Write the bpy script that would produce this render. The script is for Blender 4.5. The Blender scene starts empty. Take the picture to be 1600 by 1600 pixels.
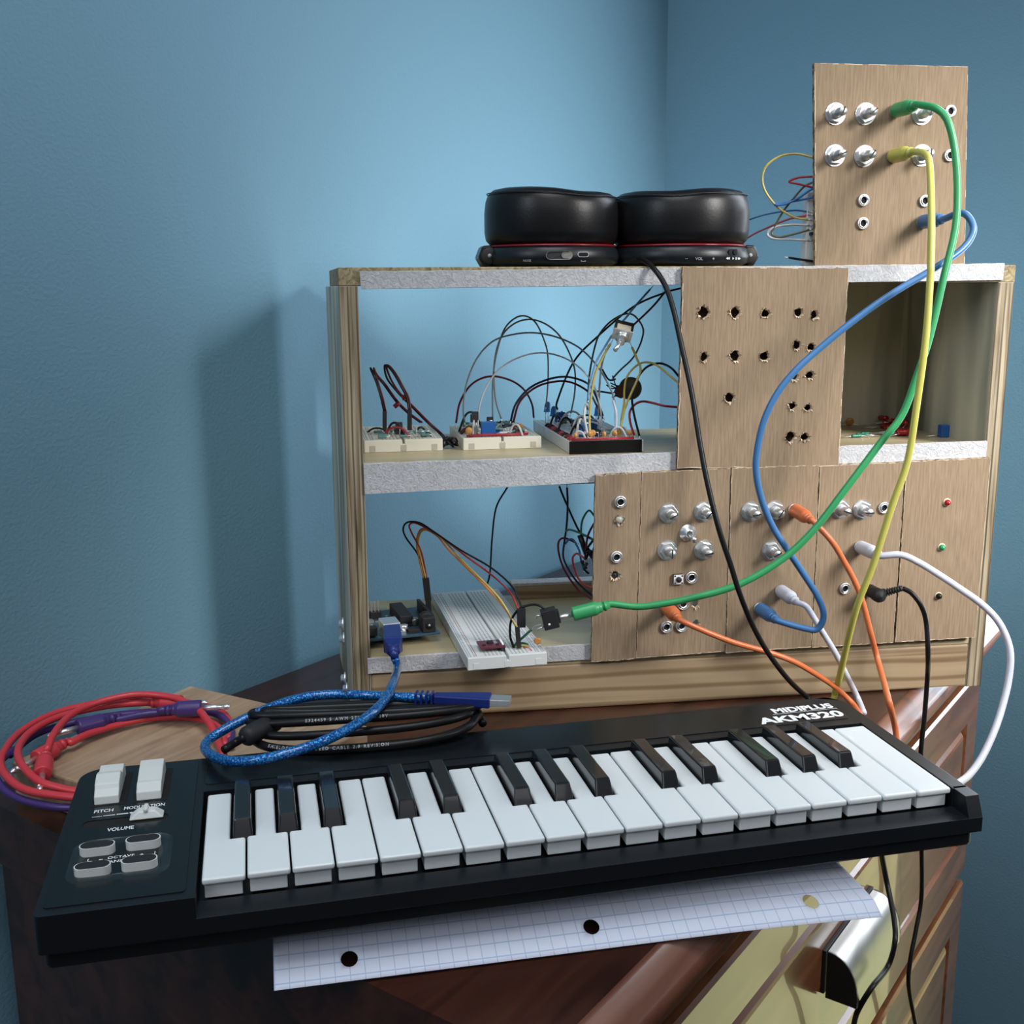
import bpy, math, random
from mathutils import Vector as V, Matrix
random.seed(7)
R = random.random
def U(a, b): return a + (b - a) * R()
C = bpy.context.scene.collection
MM = 0.001
HC = 1070.0                      # camera height above the floor, mm (all lengths below are mm, camera stands at the origin)

# ------------------------------------------------------------------ camera
FPX, PITCH, ROLL = 1722.7, 0.2026, 0.0059
_f = V((0, math.cos(PITCH), -math.sin(PITCH))); _r = V((1, 0, 0)); _d = _f.cross(_r)
cr, sr = math.cos(ROLL), math.sin(ROLL)
CR = cr * _r + sr * _d; CD = -sr * _r + cr * _d; CFW = _f
cam = bpy.data.cameras.new('camera'); co = bpy.data.objects.new('camera', cam); C.objects.link(co)
cam.sensor_width = 36; cam.lens = 36 * FPX / 1600; cam.clip_start = 0.02; cam.clip_end = 50
m = Matrix((CR, -CD, -CFW)).transposed().to_4x4(); m.translation = V((0, 0, HC * MM)); co.matrix_world = m
bpy.context.scene.camera = co

# ------------------------------------------------------------------ world, lights, exposure
w = bpy.data.worlds.new('world'); bpy.context.scene.world = w; w.use_nodes = True
bg = w.node_tree.nodes['Background']; bg.inputs[0].default_value = (0.55, 0.68, 0.82, 1); bg.inputs[1].default_value = 0.06
vs = bpy.context.scene.view_settings
vs.view_transform = 'Standard'; vs.look = 'None'; vs.gamma = 1; vs.use_curve_mapping = False; vs.exposure = 0.0
def area(name, loc, target, sx, sy, power, col, spread=180):
    l = bpy.data.lights.new(name, 'AREA'); l.shape = 'RECTANGLE'; l.size = sx * MM; l.size_y = sy * MM
    l.energy = power; l.color = col; l.spread = math.radians(spread)
    o = bpy.data.objects.new(name, l); C.objects.link(o)
    o.location = V((loc[0], loc[1], loc[2] + HC)) * MM
    o.rotation_euler = (V(target) - V(loc)).to_track_quat('-Z', 'Z' if False else 'Y').to_euler()
    return o
# tall window in the right-hand wall, outside the frame: sky above, sunlit garden below
def on_right_wall(s_, z): return (182 + .804 * s_ - 6, 1298 - .594 * s_ - 8, z)
def in_wall(name, s0, s1, z0, z1, power, col):
    p = on_right_wall((s0 + s1) / 2, (z0 + z1) / 2)
    return area(name, p, (p[0] - 594, p[1] - 804, p[2]), s1 - s0, z1 - z0, power, col)
in_wall('window_sky_light', 395, 705, -310, 540, 6.0, (0.86, 0.92, 1.0))
in_wall('window_garden_light', 500, 1000, -1000, -450, .95, (0.92, 0.93, 0.44))
# main light from right front, beam narrowed to leave the left wall dark
area('key_light', (860, 240, 360), (383, 751, -40), 260, 420, 1.9, (1.0, 0.98, 0.95), 48)
# fill added behind the camera at left, set to graze the left wall
area('room_fill', (-1180, -640, 900), (100, 700, -200), 500, 900, 5.5, (0.84, 0.92, 1.0), 120)
# soft fill added behind the camera to lift the dark rack bays
area('bay_fill', (250, -1100, 1000), (200, 700, -150), 1500, 700, 3.2, (0.97, 0.96, 1.0), 140)
area('overhead_fill', (60, 60, 1150), (60, 330, -240), 700, 700, 3.6, (0.92, 0.97, 1.0), 95)  # overhead fill added for keys and paper, beam kept off the walls

# ------------------------------------------------------------------ projection helpers (a pixel of the photograph is a ray from the camera)
def ray(x, y): return CR * ((x - 800) / FPX) + CD * ((y - 800) / FPX) + CFW
def onz(x, y, z): d = ray(x, y); return d * (z / d.z)
def onpl(x, y, p, n): d = ray(x, y); return d * (p.dot(n) / d.dot(n))

class Fr:
    def __init__(s, o, X, Y=None):
        s.o = V(o); s.X = V(X).normalized()
        s.Y = V(Y).normalized() if Y is not None else V((-s.X.y, s.X.x, 0)).normalized()
        s.Z = s.X.cross(s.Y)
    def w(s, l): return s.o + s.X * l[0] + s.Y * l[1] + s.Z * l[2]
    def inv(s, P): d = V(P) - s.o; return V((d.dot(s.X), d.dot(s.Y), d.dot(s.Z)))
    def mat(s):
        M = Matrix((s.X, s.Y, s.Z)).transposed().to_4x4(); M.translation = (s.o + V((0, 0, HC))) * MM; return M
W = Fr((0, 0, 0), (1, 0, 0))
SC = 0.9089
CA = 0.1342
CF = Fr(V((-118.7, 776.8, 12.88)) * SC, (math.cos(CA), math.sin(CA), 0)); CWD, CHT = 455.5, 301.7     # rack: origin front top left
KF = Fr((-188.9, 391.4, -241), (math.cos(.2303), math.sin(.2303), 0))                                  # keyboard: front left of its top
DF = Fr((14.2, 376.4, -290), (.5814, .8136, 0))                                                        # dresser: top of its near corner
def F(px, py, off=0): return onpl(px, py, CF.o - CF.Y * off, CF.Y)
def FL(px, py, off=0): return CF.inv(F(px, py, off))
def D(px, py, o=0): return onpl(px, py, DF.o - DF.Y * o, DF.Y)
ZT = DF.o.z
Z2 = F(568, 724).z; Z3 = F(574, 1028).z
def pt(q):
    if isinstance(q, V): return q
    if q[0] == 'z': return onz(q[1], q[2], q[3])
    if q[0] == 'd': return D(q[1], q[2], q[3])
    return F(*q)

# ------------------------------------------------------------------ mesh builder
def lerp(a, b, t): return a + (b - a) * t
def catmull(P, n=6):
    P = [V(p) for p in P]
    if len(P) < 3: return P
    Q = [P[0] * 2 - P[1]] + P + [P[-1] * 2 - P[-2]]; out = []
    for i in range(1, len(Q) - 2):
        a, b, c, d = Q[i - 1:i + 3]
        for k in range(n):
            t = k / n
            out.append(0.5 * ((2 * b) + (c - a) * t + (2 * a - 5 * b + 4 * c - d) * t * t + (-a + 3 * b - 3 * c + d) * t ** 3))
    out.append(P[-1]); return out
class MB:
    def __init__(s, fr): s.fr = fr; s.v = []; s.f = []; s.m = []; s.s = []; s.M = Matrix(); s.mi = 0
    def add(s, vs, fs, smooth=False):
        b = len(s.v); s.v += [s.M @ V(q) for q in vs]
        for f in fs: s.f.append([b + i for i in f]); s.m.append(s.mi); s.s.append(smooth)
        return s
    def box(s, x0, x1, y0, y1, z0, z1):
        return s.hexa([(x0, y0, z0), (x1, y0, z0), (x1, y1, z0), (x0, y1, z0), (x0, y0, z1), (x1, y0, z1), (x1, y1, z1), (x0, y1, z1)])
    def hexa(s, p): return s.add(p, [(0, 3, 2, 1), (4, 5, 6, 7), (0, 1, 5, 4), (1, 2, 6, 5), (2, 3, 7, 6), (3, 0, 4, 7)])
    def prism(s, poly, a0, a1, axis='z'):
        n = len(poly)
        def mk(p, h):
            return {'z': (p[0], p[1], h), 'y': (p[0], h, p[1]), 'x': (h, p[0], p[1])}[axis]
        return s.add([mk(p, a0) for p in poly] + [mk(p, a1) for p in poly],
                     [tuple(range(n))[::-1], tuple(range(n, 2 * n))] + [(i, (i + 1) % n, n + (i + 1) % n, n + i) for i in range(n)])
    def lathe(s, prof, p0, ax, n=20, smooth=True, sx=1, sy=1):
        ax = V(ax).normalized(); p0 = V(p0)
        u = ax.orthogonal().normalized(); w_ = ax.cross(u)
        if abs(ax.z) > .99: u = V((1, 0, 0)); w_ = V((0, 1, 0)) * (1 if ax.z > 0 else -1)
        vs = []; fs = []
        for (r, h) in prof:
            for k in range(n):
                t = 2 * math.pi * k / n; vs.append(p0 + ax * h + u * (r * math.cos(t) * sx) + w_ * (r * math.sin(t) * sy))
        for i in range(len(prof) - 1):
            for k in range(n):
                fs.append((i * n + k, i * n + (k + 1) % n, (i + 1) * n + (k + 1) % n, (i + 1) * n + k))
        if prof[0][0] > 1e-6: fs.append(tuple(range(n))[::-1])
        if prof[-1][0] > 1e-6: fs.append(tuple(range((len(prof) - 1) * n, len(prof) * n)))
        return s.add(vs, fs, smooth)
    def cyl(s, p0, p1, r, n=12, r1=None, smooth=True):
        p0 = V(p0); p1 = V(p1); d = p1 - p0
        return s.lathe([(r, 0), (r if r1 is None else r1, d.length)], p0, d, n, smooth)
    def tube(s, P, r, n=10):
        P = [V(p) for p in P]; vs = []; fs = []
        T = [(P[min(i + 1, len(P) - 1)] - P[max(i - 1, 0)]).normalized() for i in range(len(P))]
        u = T[0].orthogonal().normalized()
        for i, p in enumerate(P):
            u = (u - T[i] * u.dot(T[i])).normalized(); w_ = T[i].cross(u)
            rr = r(i / (len(P) - 1)) if callable(r) else r
            for k in range(n):
                t = 2 * math.pi * k / n; vs.append(p + (u * math.cos(t) + w_ * math.sin(t)) * rr)
        for i in range(len(P) - 1):
            for k in range(n): fs.append((i * n + k, i * n + (k + 1) % n, (i + 1) * n + (k + 1) % n, (i + 1) * n + k))
        fs.append(tuple(range(n))[::-1]); fs.append(tuple(range((len(P) - 1) * n, len(P) * n)))
        return s.add(vs, fs, True)
    def flat(s, loops, y0, y1, plane='xz'):      # filled outline with holes, extruded
        cu = bpy.data.curves.new('t', 'CURVE'); cu.dimensions = '2D'; cu.fill_mode = 'BOTH'; cu.extrude = abs(y1 - y0) / 2 * MM
        for L in loops:
            sp = cu.splines.new('POLY'); sp.points.add(len(L) - 1); sp.use_cyclic_u = True
            for i, q in enumerate(L): sp.points[i].co = (q[0] * MM, q[1] * MM, 0, 1)
        vs, fs = curve_mesh(cu); c = (y0 + y1) / 2
        if plane == 'xz':
            s.add([(q.x, c - q.z, q.y) for q in vs], fs)
        else: s.add([(q.x, q.y, c + q.z) for q in vs], fs)
        return s
    def build(s, name, mat, th=None, bevel=0, seg=2, auto=False):
        mats = mat if isinstance(mat, (list, tuple)) else [mat]
        pf = th.fr if isinstance(th, Th) else (th['_fr'] if False else (FRS[th.name] if th is not None else s.fr))
        same = pf is s.fr
        me = bpy.data.meshes.new(name)
        vv = [(q if same else pf.inv(s.fr.w(q))) * MM for q in s.v]
        me.from_pydata(vv, [], s.f)
        for mt in mats: me.materials.append(mt)
        me.polygons.foreach_set('material_index', s.m); me.polygons.foreach_set('use_smooth', s.s); me.update()
        o = bpy.data.objects.new(name, me); C.objects.link(o)
        if th is not None: o.parent = th.o if isinstance(th, Th) else th
        else: o.matrix_world = pf.mat()
        FRS[o.name] = pf
        if bevel:
            b = o.modifiers.new('b', 'BEVEL'); b.width = bevel * MM; b.segments = seg; b.limit_method = 'ANGLE'; b.angle_limit = math.radians(40); b.harden_normals = False
        return o
FRS = {}
def curve_mesh(cu):
    o = bpy.data.objects.new('t', cu); C.objects.link(o)
    dg = bpy.context.evaluated_depsgraph_get(); dg.update()
    me = o.evaluated_get(dg).to_mesh()
    vs = [v.co / MM for v in me.vertices]; fs = [tuple(p.vertices) for p in me.polygons]
    o.evaluated_get(dg).to_mesh_clear(); bpy.data.objects.remove(o); bpy.data.curves.remove(cu)
    return vs, fs
class Th:
    def __init__(s, name, label, cat, fr, group=None, kind=None):
        s.fr = fr; s.o = bpy.data.objects.new(name, None); C.objects.link(s.o); s.o.matrix_world = fr.mat()
        s.o.empty_display_size = .02
        s.o['label'] = label; s.o['category'] = cat
        if group: s.o['group'] = group
def tag(o, label, cat, group=None):
    o['label'] = label; o['category'] = cat
    if group: o['group'] = group
    return o
def text(mb, body, x0, x1, y, z, h=None, bold=0.0, th=0.15, italic=0):
    cu = bpy.data.curves.new('t', 'FONT'); cu.body = body; cu.size = 10 * MM; cu.extrude = 0; cu.offset = bold * MM
    cu.resolution_u = 3
    vs, fs = curve_mesh(cu)
    if not vs: return
    a = min(v.x for v in vs); b = max(v.x for v in vs); t = max(v.y for v in vs); bt = 0
    k = (x1 - x0) / (b - a); ky = k if h is None else h / t
    mb.add([(x0 + (v.x - a) * k + italic * v.y * ky, y + v.y * ky, z) for v in vs], fs)

# ------------------------------------------------------------------ materials
def mat(name, col, rough=.5, metal=0, spec=.5, bump=0, bscale=400, bstr=None, coat=0, alpha=None, trans=0):
    m = bpy.data.materials.new(name); m.use_nodes = True; nt = m.node_tree; b = nt.nodes['Principled BSDF']
    b.inputs['Base Color'].default_value = (*col, 1); b.inputs['Roughness'].default_value = rough; b.inputs['Metallic'].default_value = metal
    b.inputs['Specular IOR Level'].default_value = spec; b.inputs['Coat Weight'].default_value = coat
    b.inputs['Transmission Weight'].default_value = trans
    if bump:
        tc = nt.nodes.new('ShaderNodeTexCoord'); n = nt.nodes.new('ShaderNodeTexNoise'); n.inputs['Scale'].default_value = bscale
        n.inputs['Detail'].default_value = 4
        nt.links.new(tc.outputs['Object'], n.inputs['Vector']); bp = nt.nodes.new('ShaderNodeBump'); bp.inputs['Strength'].default_value = bump
        bp.inputs['Distance'].default_value = .001
        nt.links.new(n.outputs['Fac'], bp.inputs['Height']); nt.links.new(bp.outputs['Normal'], b.inputs['Normal'])
    return m
def grain(name, c1, c2, scale=(60, 60, 4), rough=.55, nscale=1.0, bump=.2, distort=0.6, c3=None, detail=6, coat=0, lo=.35, hi=.65, spec=.4):
    m = bpy.data.materials.new(name); m.use_nodes = True; nt = m.node_tree; b = nt.nodes['Principled BSDF']; L = nt.links.new
    tc = nt.nodes.new('ShaderNodeTexCoord'); mp = nt.nodes.new('ShaderNodeMapping'); mp.inputs['Scale'].default_value = scale
    n = nt.nodes.new('ShaderNodeTexNoise'); n.inputs['Scale'].default_value = nscale; n.inputs['Detail'].default_value = detail; n.inputs['Distortion'].default_value = distort
    r = nt.nodes.new('ShaderNodeValToRGB'); r.color_ramp.elements[0].color = (*c1, 1); r.color_ramp.elements[1].color = (*c2, 1)
    r.color_ramp.elements[0].position = lo; r.color_ramp.elements[1].position = hi
    if c3: e = r.color_ramp.elements.new((lo + hi) / 2); e.color = (*c3, 1)
    L(tc.outputs['Object'], mp.inputs['Vector']); L(mp.outputs['Vector'], n.inputs['Vector']); L(n.outputs['Fac'], r.inputs['Fac']); L(r.outputs['Color'], b.inputs['Base Color'])
    b.inputs['Roughness'].default_value = rough; b.inputs['Coat Weight'].default_value = coat; b.inputs['Specular IOR Level'].default_value = spec
    bp = nt.nodes.new('ShaderNodeBump'); bp.inputs['Strength'].default_value = bump; bp.inputs['Distance'].default_value = .0006
    L(n.outputs['Fac'], bp.inputs['Height']); L(bp.outputs['Normal'], b.inputs['Normal'])
    return m
M_wall = mat('wall_paint', (0.185, 0.36, 0.475), .62, bump=.35, bscale=420, spec=.3)
M_floor = grain('floor_boards', (.06, .035, .02), (.12, .07, .04), (3, 30, 30))
M_card = grain('cardboard', (.235, .170, .112), (.305, .226, .152), (800, 800, 60), .85, 1, .3, .1, spec=.15)
M_cedge = grain('cardboard_edge', (.10, .06, .035), (.42, .31, .21), (300, 300, 300), .9, 1, .5, .2, lo=.42, hi=.58)
M_fiber = mat('torn_paper_fibre', (.62, .50, .36), .9, bump=.3, spec=.1)
M_hook = None
def velcro():
    m = bpy.data.materials.new('loop_tape'); m.use_nodes = True; nt = m.node_tree; b = nt.nodes['Principled BSDF']; L = nt.links.new
    tc = nt.nodes.new('ShaderNodeTexCoord'); n = nt.nodes.new('ShaderNodeTexNoise'); n.inputs['Scale'].default_value = 330; n.inputs['Detail'].default_value = 6; n.inputs['Distortion'].default_value = 1.5
    r = nt.nodes.new('ShaderNodeValToRGB'); r.color_ramp.elements[0].color = (.36, .37, .39, 1); r.color_ramp.elements[1].color = (.56, .56, .58, 1)
    r.color_ramp.elements[0].position = .3; r.color_ramp.elements[1].position = .72
    L(tc.outputs['Object'], n.inputs['Vector']); L(n.outputs['Fac'], r.inputs['Fac']); L(r.outputs['Color'], b.inputs['Base Color'])
    b.inputs['Roughness'].default_value = .8; b.inputs['Sheen Weight'].default_value = .3
    bp = nt.nodes.new('ShaderNodeBump'); bp.inputs['Strength'].default_value = .8; bp.inputs['Distance'].default_value = .001
    L(n.outputs['Fac'], bp.inputs['Height']); L(bp.outputs['Normal'], b.inputs['Normal']); return m
M_velcro = velcro()
M_pine = grain('pine', (.16, .10, .055), (.36, .27, .165), (2.6, 30, 120), .55, 1, .2, .35, c3=(.33, .24, .145), lo=.3, hi=.6)
def add_rings(m):
    nt = m.node_tree; L = nt.links.new; b = nt.nodes['Principled BSDF']; r = [n for n in nt.nodes if n.type == 'VALTORGB'][0]; tc = [n for n in nt.nodes if n.type == 'TEX_COORD'][0]
    mp = nt.nodes.new('ShaderNodeMapping'); mp.inputs['Scale'].default_value = (.16, 1, 1); L(tc.outputs['Object'], mp.inputs['Vector'])
    wv = nt.nodes.new('ShaderNodeTexWave'); wv.bands_direction = 'Z'; wv.inputs['Scale'].default_value = 26; wv.inputs['Distortion'].default_value = 5.5; wv.inputs['Detail Scale'].default_value = .8; wv.inputs['Detail'].default_value = 2
    r2 = nt.nodes.new('ShaderNodeValToRGB'); r2.color_ramp.elements[0].color = (.48, .40, .32, 1); r2.color_ramp.elements[0].position = .02; r2.color_ramp.elements[1].position = .35
    mx = nt.nodes.new('ShaderNodeMix'); mx.data_type = 'RGBA'; mx.blend_type = 'MULTIPLY'; mx.inputs[0].default_value = .8
    L(mp.outputs['Vector'], wv.inputs['Vector']); L(wv.outputs['Fac'], r2.inputs['Fac']); L(r.outputs['Color'], mx.inputs[6]); L(r2.outputs['Color'], mx.inputs[7]); L(mx.outputs[2], b.inputs['Base Color'])
add_rings(M_pine)
M_ply = grain('plywood_face', (.25, .235, .18), (.62, .57, .43), (16, 16, 2.2), .5, 1, .05, 1.6, c3=(.46, .44, .34), detail=2, lo=.4, hi=.6)
M_shelf = grain('shelf_board', (.34, .28, .165), (.46, .385, .235), (6, 60, 60), .38, 1, .06, .5)
M_mould = grain('moulding_wood', (.13, .045, .03), (.20, .08, .045), (9, 60, 60), .42, 1, .2, .8, coat=.4)
M_mould.node_tree.nodes['Principled BSDF'].inputs['Coat Roughness'].default_value = .3
def ply_edge():
    m = grain('plywood_edge', (.13, .095, .055), (.43, .36, .25), (300, 300, 9), .7, 1, .4, .8)
    nt = m.node_tree; L = nt.links.new; b = nt.nodes['Principled BSDF']; r = [n for n in nt.nodes if n.type == 'VALTORGB'][0]
    tc = [n for n in nt.nodes if n.type == 'TEX_COORD'][0]
    wv = nt.nodes.new('ShaderNodeTexWave'); wv.inputs['Scale'].default_value = 58; wv.inputs['Distortion'].default_value = 1.0; wv.inputs['Detail Scale'].default_value = .25; wv.inputs['Detail'].default_value = 3
    mx = nt.nodes.new('ShaderNodeMix'); mx.data_type = 'RGBA'; mx.blend_type = 'MULTIPLY'; mx.inputs[0].default_value = .8
    r2 = nt.nodes.new('ShaderNodeValToRGB'); r2.color_ramp.elements[0].color = (.10, .075, .045, 1); r2.color_ramp.elements[0].position = .0; r2.color_ramp.elements[1].position = .22
    L(tc.outputs['Object'], wv.inputs['Vector']); L(wv.outputs['Fac'], r2.inputs['Fac']); L(r.outputs['Color'], mx.inputs[6]); L(r2.outputs['Color'], mx.inputs[7]); L(mx.outputs[2], b.inputs['Base Color'])
    return m
M_plyedge = ply_edge()
M_maple = grain('maple_board', (.33, .215, .135), (.47, .33, .215), (10, 70, 50), .45, 1, .08, 1.6)
M_top = grain('mahogany_top', (.022, .007, .0045), (.062, .019, .011), (9, 45, 45), .32, 1, .08, .8, coat=.25)
M_dres = grain('dresser_wood', (.115, .040, .017), (.20, .080, .036), (9, 60, 60), .26, 1, .12, .8, coat=.6)
M_black = mat('black_plastic', (.008, .010, .013), .36, spec=.35, bump=.05, bscale=1500)
M_gloss = mat('glossy_black_panel', (.006, .008, .010), .24, spec=.4)
M_bkey = mat('black_key_plastic', (.012, .013, .015), .18, coat=.5)
M_matte = mat('matte_black', (.012, .012, .014), .6)
M_hole = mat('dark_hole', (.004, .004, .004), .9)
M_white = mat('white_key_plastic', (.72, .76, .78), .28, coat=.2)
M_wgrey = mat('white_wheel_plastic', (.66, .68, .66), .4)
M_ink = mat('white_ink', (.80, .82, .84), .5)
M_inkgrey = mat('grey_ink', (.35, .36, .38), .5)
M_steel = mat('nickel', (.86, .87, .88), .33, .9)
M_shaft = mat('aluminium_shaft', (.60, .60, .60), .4, .9)
M_brush = mat('brushed_nickel', (.42, .41, .39), .4, 1)
M_beige = mat('breadboard_abs', (.68, .66, .56), .5)
M_bwhite = mat('breadboard_white', (.66, .68, .68), .42)
M_leather = mat('black_leather', (.006, .006, .007), .36, spec=.3, bump=.06, bscale=700)
M_red = mat('red_trim', (.18, .008, .014), .3)
M_pcb = mat('blue_pcb', (.03, .075, .11), .4)
M_pcbred = mat('red_pcb', (.12, .02, .035), .4)
COL = dict(green=(.035, .30, .105), yellow=(.50, .47, .10), blue=(.05, .16, .36), orange=(.62, .16, .055), white=(.55, .57, .66), black=(.008, .008, .009),
           red=(.62, .045, .06), purple=(.06, .03, .16), usb=(.006, .12, .48), usbplug=(.008, .022, .16),
           jgrey=(.20, .22, .23), jlight=(.48, .50, .50), jyellow=(.50, .40, .10), jred=(.30, .015, .02), jnavy=(.012, .018, .05), jblack=(.01, .01, .012),
           jmaroon=(.09, .008, .014), jolive=(.11, .09, .05), jorange=(.58, .20, .05), jgreen=(.02, .16, .10), jblue=(.03, .12, .35), jpink=(.55, .10, .14), jskyblue=(.25, .42, .70),
           resist=(.10, .22, .22), capor=(.50, .24, .06), trim=(.015, .10, .34), led=(.40, .01, .015), ledgreen=(.02, .30, .12), ledblue=(.02, .20, .55))
PL = {k: mat('plastic_' + k, c, .36 if k not in ('usb', 'led') else .25, coat=.2 if k in ('usb', 'led', 'ledgreen') else 0, spec=.25 if k in ('black', 'jblack', 'jnavy', 'jmaroon') else .5) for k, c in COL.items()}
def braid_sparkle():
    m = PL['usb']; nt = m.node_tree; L = nt.links.new; b = nt.nodes['Principled BSDF']
    tc = nt.nodes.new('ShaderNodeTexCoord'); vo = nt.nodes.new('ShaderNodeTexVoronoi'); vo.inputs['Scale'].default_value = 900
    r = nt.nodes.new('ShaderNodeValToRGB'); r.color_ramp.elements[0].color = (.02, .40, .78, 1); r.color_ramp.elements[1].color = (.003, .06, .30, 1); r.color_ramp.elements[0].position = .1; r.color_ramp.elements[1].position = .6  # cyan cells put metallic sparkle into the braid's base colour
    L(tc.outputs['Object'], vo.inputs['Vector']); L(vo.outputs['Distance'], r.inputs['Fac']); L(r.outputs['Color'], b.inputs['Base Color'])
    bp = nt.nodes.new('ShaderNodeBump'); bp.inputs['Strength'].default_value = .6; bp.inputs['Distance'].default_value = .0006
    L(vo.outputs['Distance'], bp.inputs['Height']); L(bp.outputs['Normal'], b.inputs['Normal']); b.inputs['Metallic'].default_value = .35; b.inputs['Coat Weight'].default_value = .8; b.inputs['Roughness'].default_value = .3
braid_sparkle()
def paper_mat():
    m = bpy.data.materials.new('graph_paper'); m.use_nodes = True; nt = m.node_tree; b = nt.nodes['Principled BSDF']; L = nt.links.new
    tc = nt.nodes.new('ShaderNodeUVMap'); sp = nt.nodes.new('ShaderNodeSeparateXYZ'); L(tc.outputs[0], sp.inputs[0])
    def line(o, w_):
        a = nt.nodes.new('ShaderNodeMath'); a.operation = 'FRACT'; L(o, a.inputs[0])
        c = nt.nodes.new('ShaderNodeMath'); c.operation = 'LESS_THAN'; c.inputs[1].default_value = w_; L(a.outputs[0], c.inputs[0]); return c.outputs[0]
    mx = nt.nodes.new('ShaderNodeMath'); mx.operation = 'MAXIMUM'; L(line(sp.outputs[0], .06), mx.inputs[0])
    l2 = line(sp.outputs[1], .09); L(l2, mx.inputs[1])
    mm = nt.nodes.new('ShaderNodeMix'); mm.data_type = 'RGBA'; mm.inputs[6].default_value = (.66, .70, .84, 1); mm.inputs[7].default_value = (.40, .50, .68, 1)
    L(mx.outputs[0], mm.inputs[0]); L(mm.outputs[2], b.inputs['Base Color']); b.inputs['Roughness'].default_value = .7; b.inputs['Specular IOR Level'].default_value = .2
    return m
M_paper = paper_mat()

# ------------------------------------------------------------------ the room
wd = V((.594, .804, 0)).normalized(); WP = V((-222, 765, 0))
corner_t = 669
WL = Fr(WP + wd * corner_t, -wd, (-wd.y, wd.x, 0))        # from the corner along the left wall
def struct(name, mb, mt, th=None):
    o = mb.build(name, mt, th); o['kind'] = 'structure'; return o
cor = WP + wd * corner_t
nL = V((-wd.y, wd.x, 0))                                   # outward normal of left wall (away from room)
FZ = -HC
WLF = Fr(cor, -wd, nL); b = MB(WLF); b.M = Matrix(); 
# local X along the wall away from the corner, Y out of the room
b.box(-100, 2600, 0, 100, FZ, 1400) if WLF.Z.z > 0 else b.box(-100, 2600, 0, 100, -1400, -FZ)
struct('wall_left', b, M_wall)
rd = V((wd.y, -wd.x, 0)); WRF = Fr(cor, rd, V((wd.x, wd.y, 0)))
b = MB(WRF); b.box(0, 2600, 0, 100, FZ, 1400) if WRF.Z.z > 0 else b.box(0, 2600, 0, 100, -1400, -FZ)
struct('wall_right', b, M_wall)
b = MB(W); b.box(-2500, 3000, -2500, 3500, FZ - 30, FZ); struct('floor', b, M_floor)

# ------------------------------------------------------------------ dresser
dr = Th('dresser', 'dark mahogany dresser set across the room corner, carrying the keyboard and rack', 'dresser', DF)
LX, LY = 700, 400
def sweep(mb, prof, x0, x1):      # profile (out, z) swept along the front, out = towards the room
    n = len(prof); mb.add([(x0, -o, z) for o, z in prof] + [(x1, -o, z) for o, z in prof],
                          [tuple(range(n)), tuple(range(2 * n - 1, n - 1, -1))] + [(i, n + i, n + (i + 1) % n, (i + 1) % n) for i in range(n)])
b = MB(DF); b.box(-10, LX + 6, 0, LY, -38, 0); b.build('top_board', M_top, dr)
b = MB(DF)
sweep(b, [(0, 0), (3, -.9), (6.5, -3), (10, -6.5), (12.3, -10), (13, -10.6), (14.2, -12), (14.8, -15), (14.2, -19), (12, -22), (10.5, -23), (8.5, -30), (6, -34), (4, -38), (0, -38)], -10, LX + 6)
for i in range(2, len(b.s)): b.s[i] = True
b.build('edge_moulding', M_mould, dr)
b = MB(DF); b.box(0, 18, 6, LY - 4, FZ - ZT + 40, -38); b.box(20, LX - 22, LY - 12, LY - 4, FZ - ZT + 40, -38); b.box(6, 694, 20, LY - 6, FZ - ZT + 40, FZ - ZT + 58)
b.build('carcass', M_top, dr, 1)
b = MB(DF); b.box(LX - 20, LX, 6, LY - 4, FZ - ZT + 40, -38); b.build('side_panel', M_dres, dr, 1)
for x0, x1 in ((0, 14), (LX - 14, LX)):
    b = MB(DF); b.box(x0, x1, 4, 24, FZ - ZT + 40, -38); b.build('stile', M_dres, dr, 1)
for (x0, y0) in ((0, 0), (LX - 50, 0), (0, LY - 54), (LX - 50, LY - 54)):
    b = MB(DF); b.box(x0, x0 + 50, y0 + 4, y0 + 54, FZ - ZT, FZ - ZT + 40); b.build('foot', M_dres, dr, 2)
zz = [(-50, -244), (-257, -450), (-463, -656), (-669, -738)]
b = MB(DF)
for z in (-40, -244, -450, -656): b.box(8, LX - 8, 10, 24, z - 14, z)
b.build('rail', M_dres, dr, 0)
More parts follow.
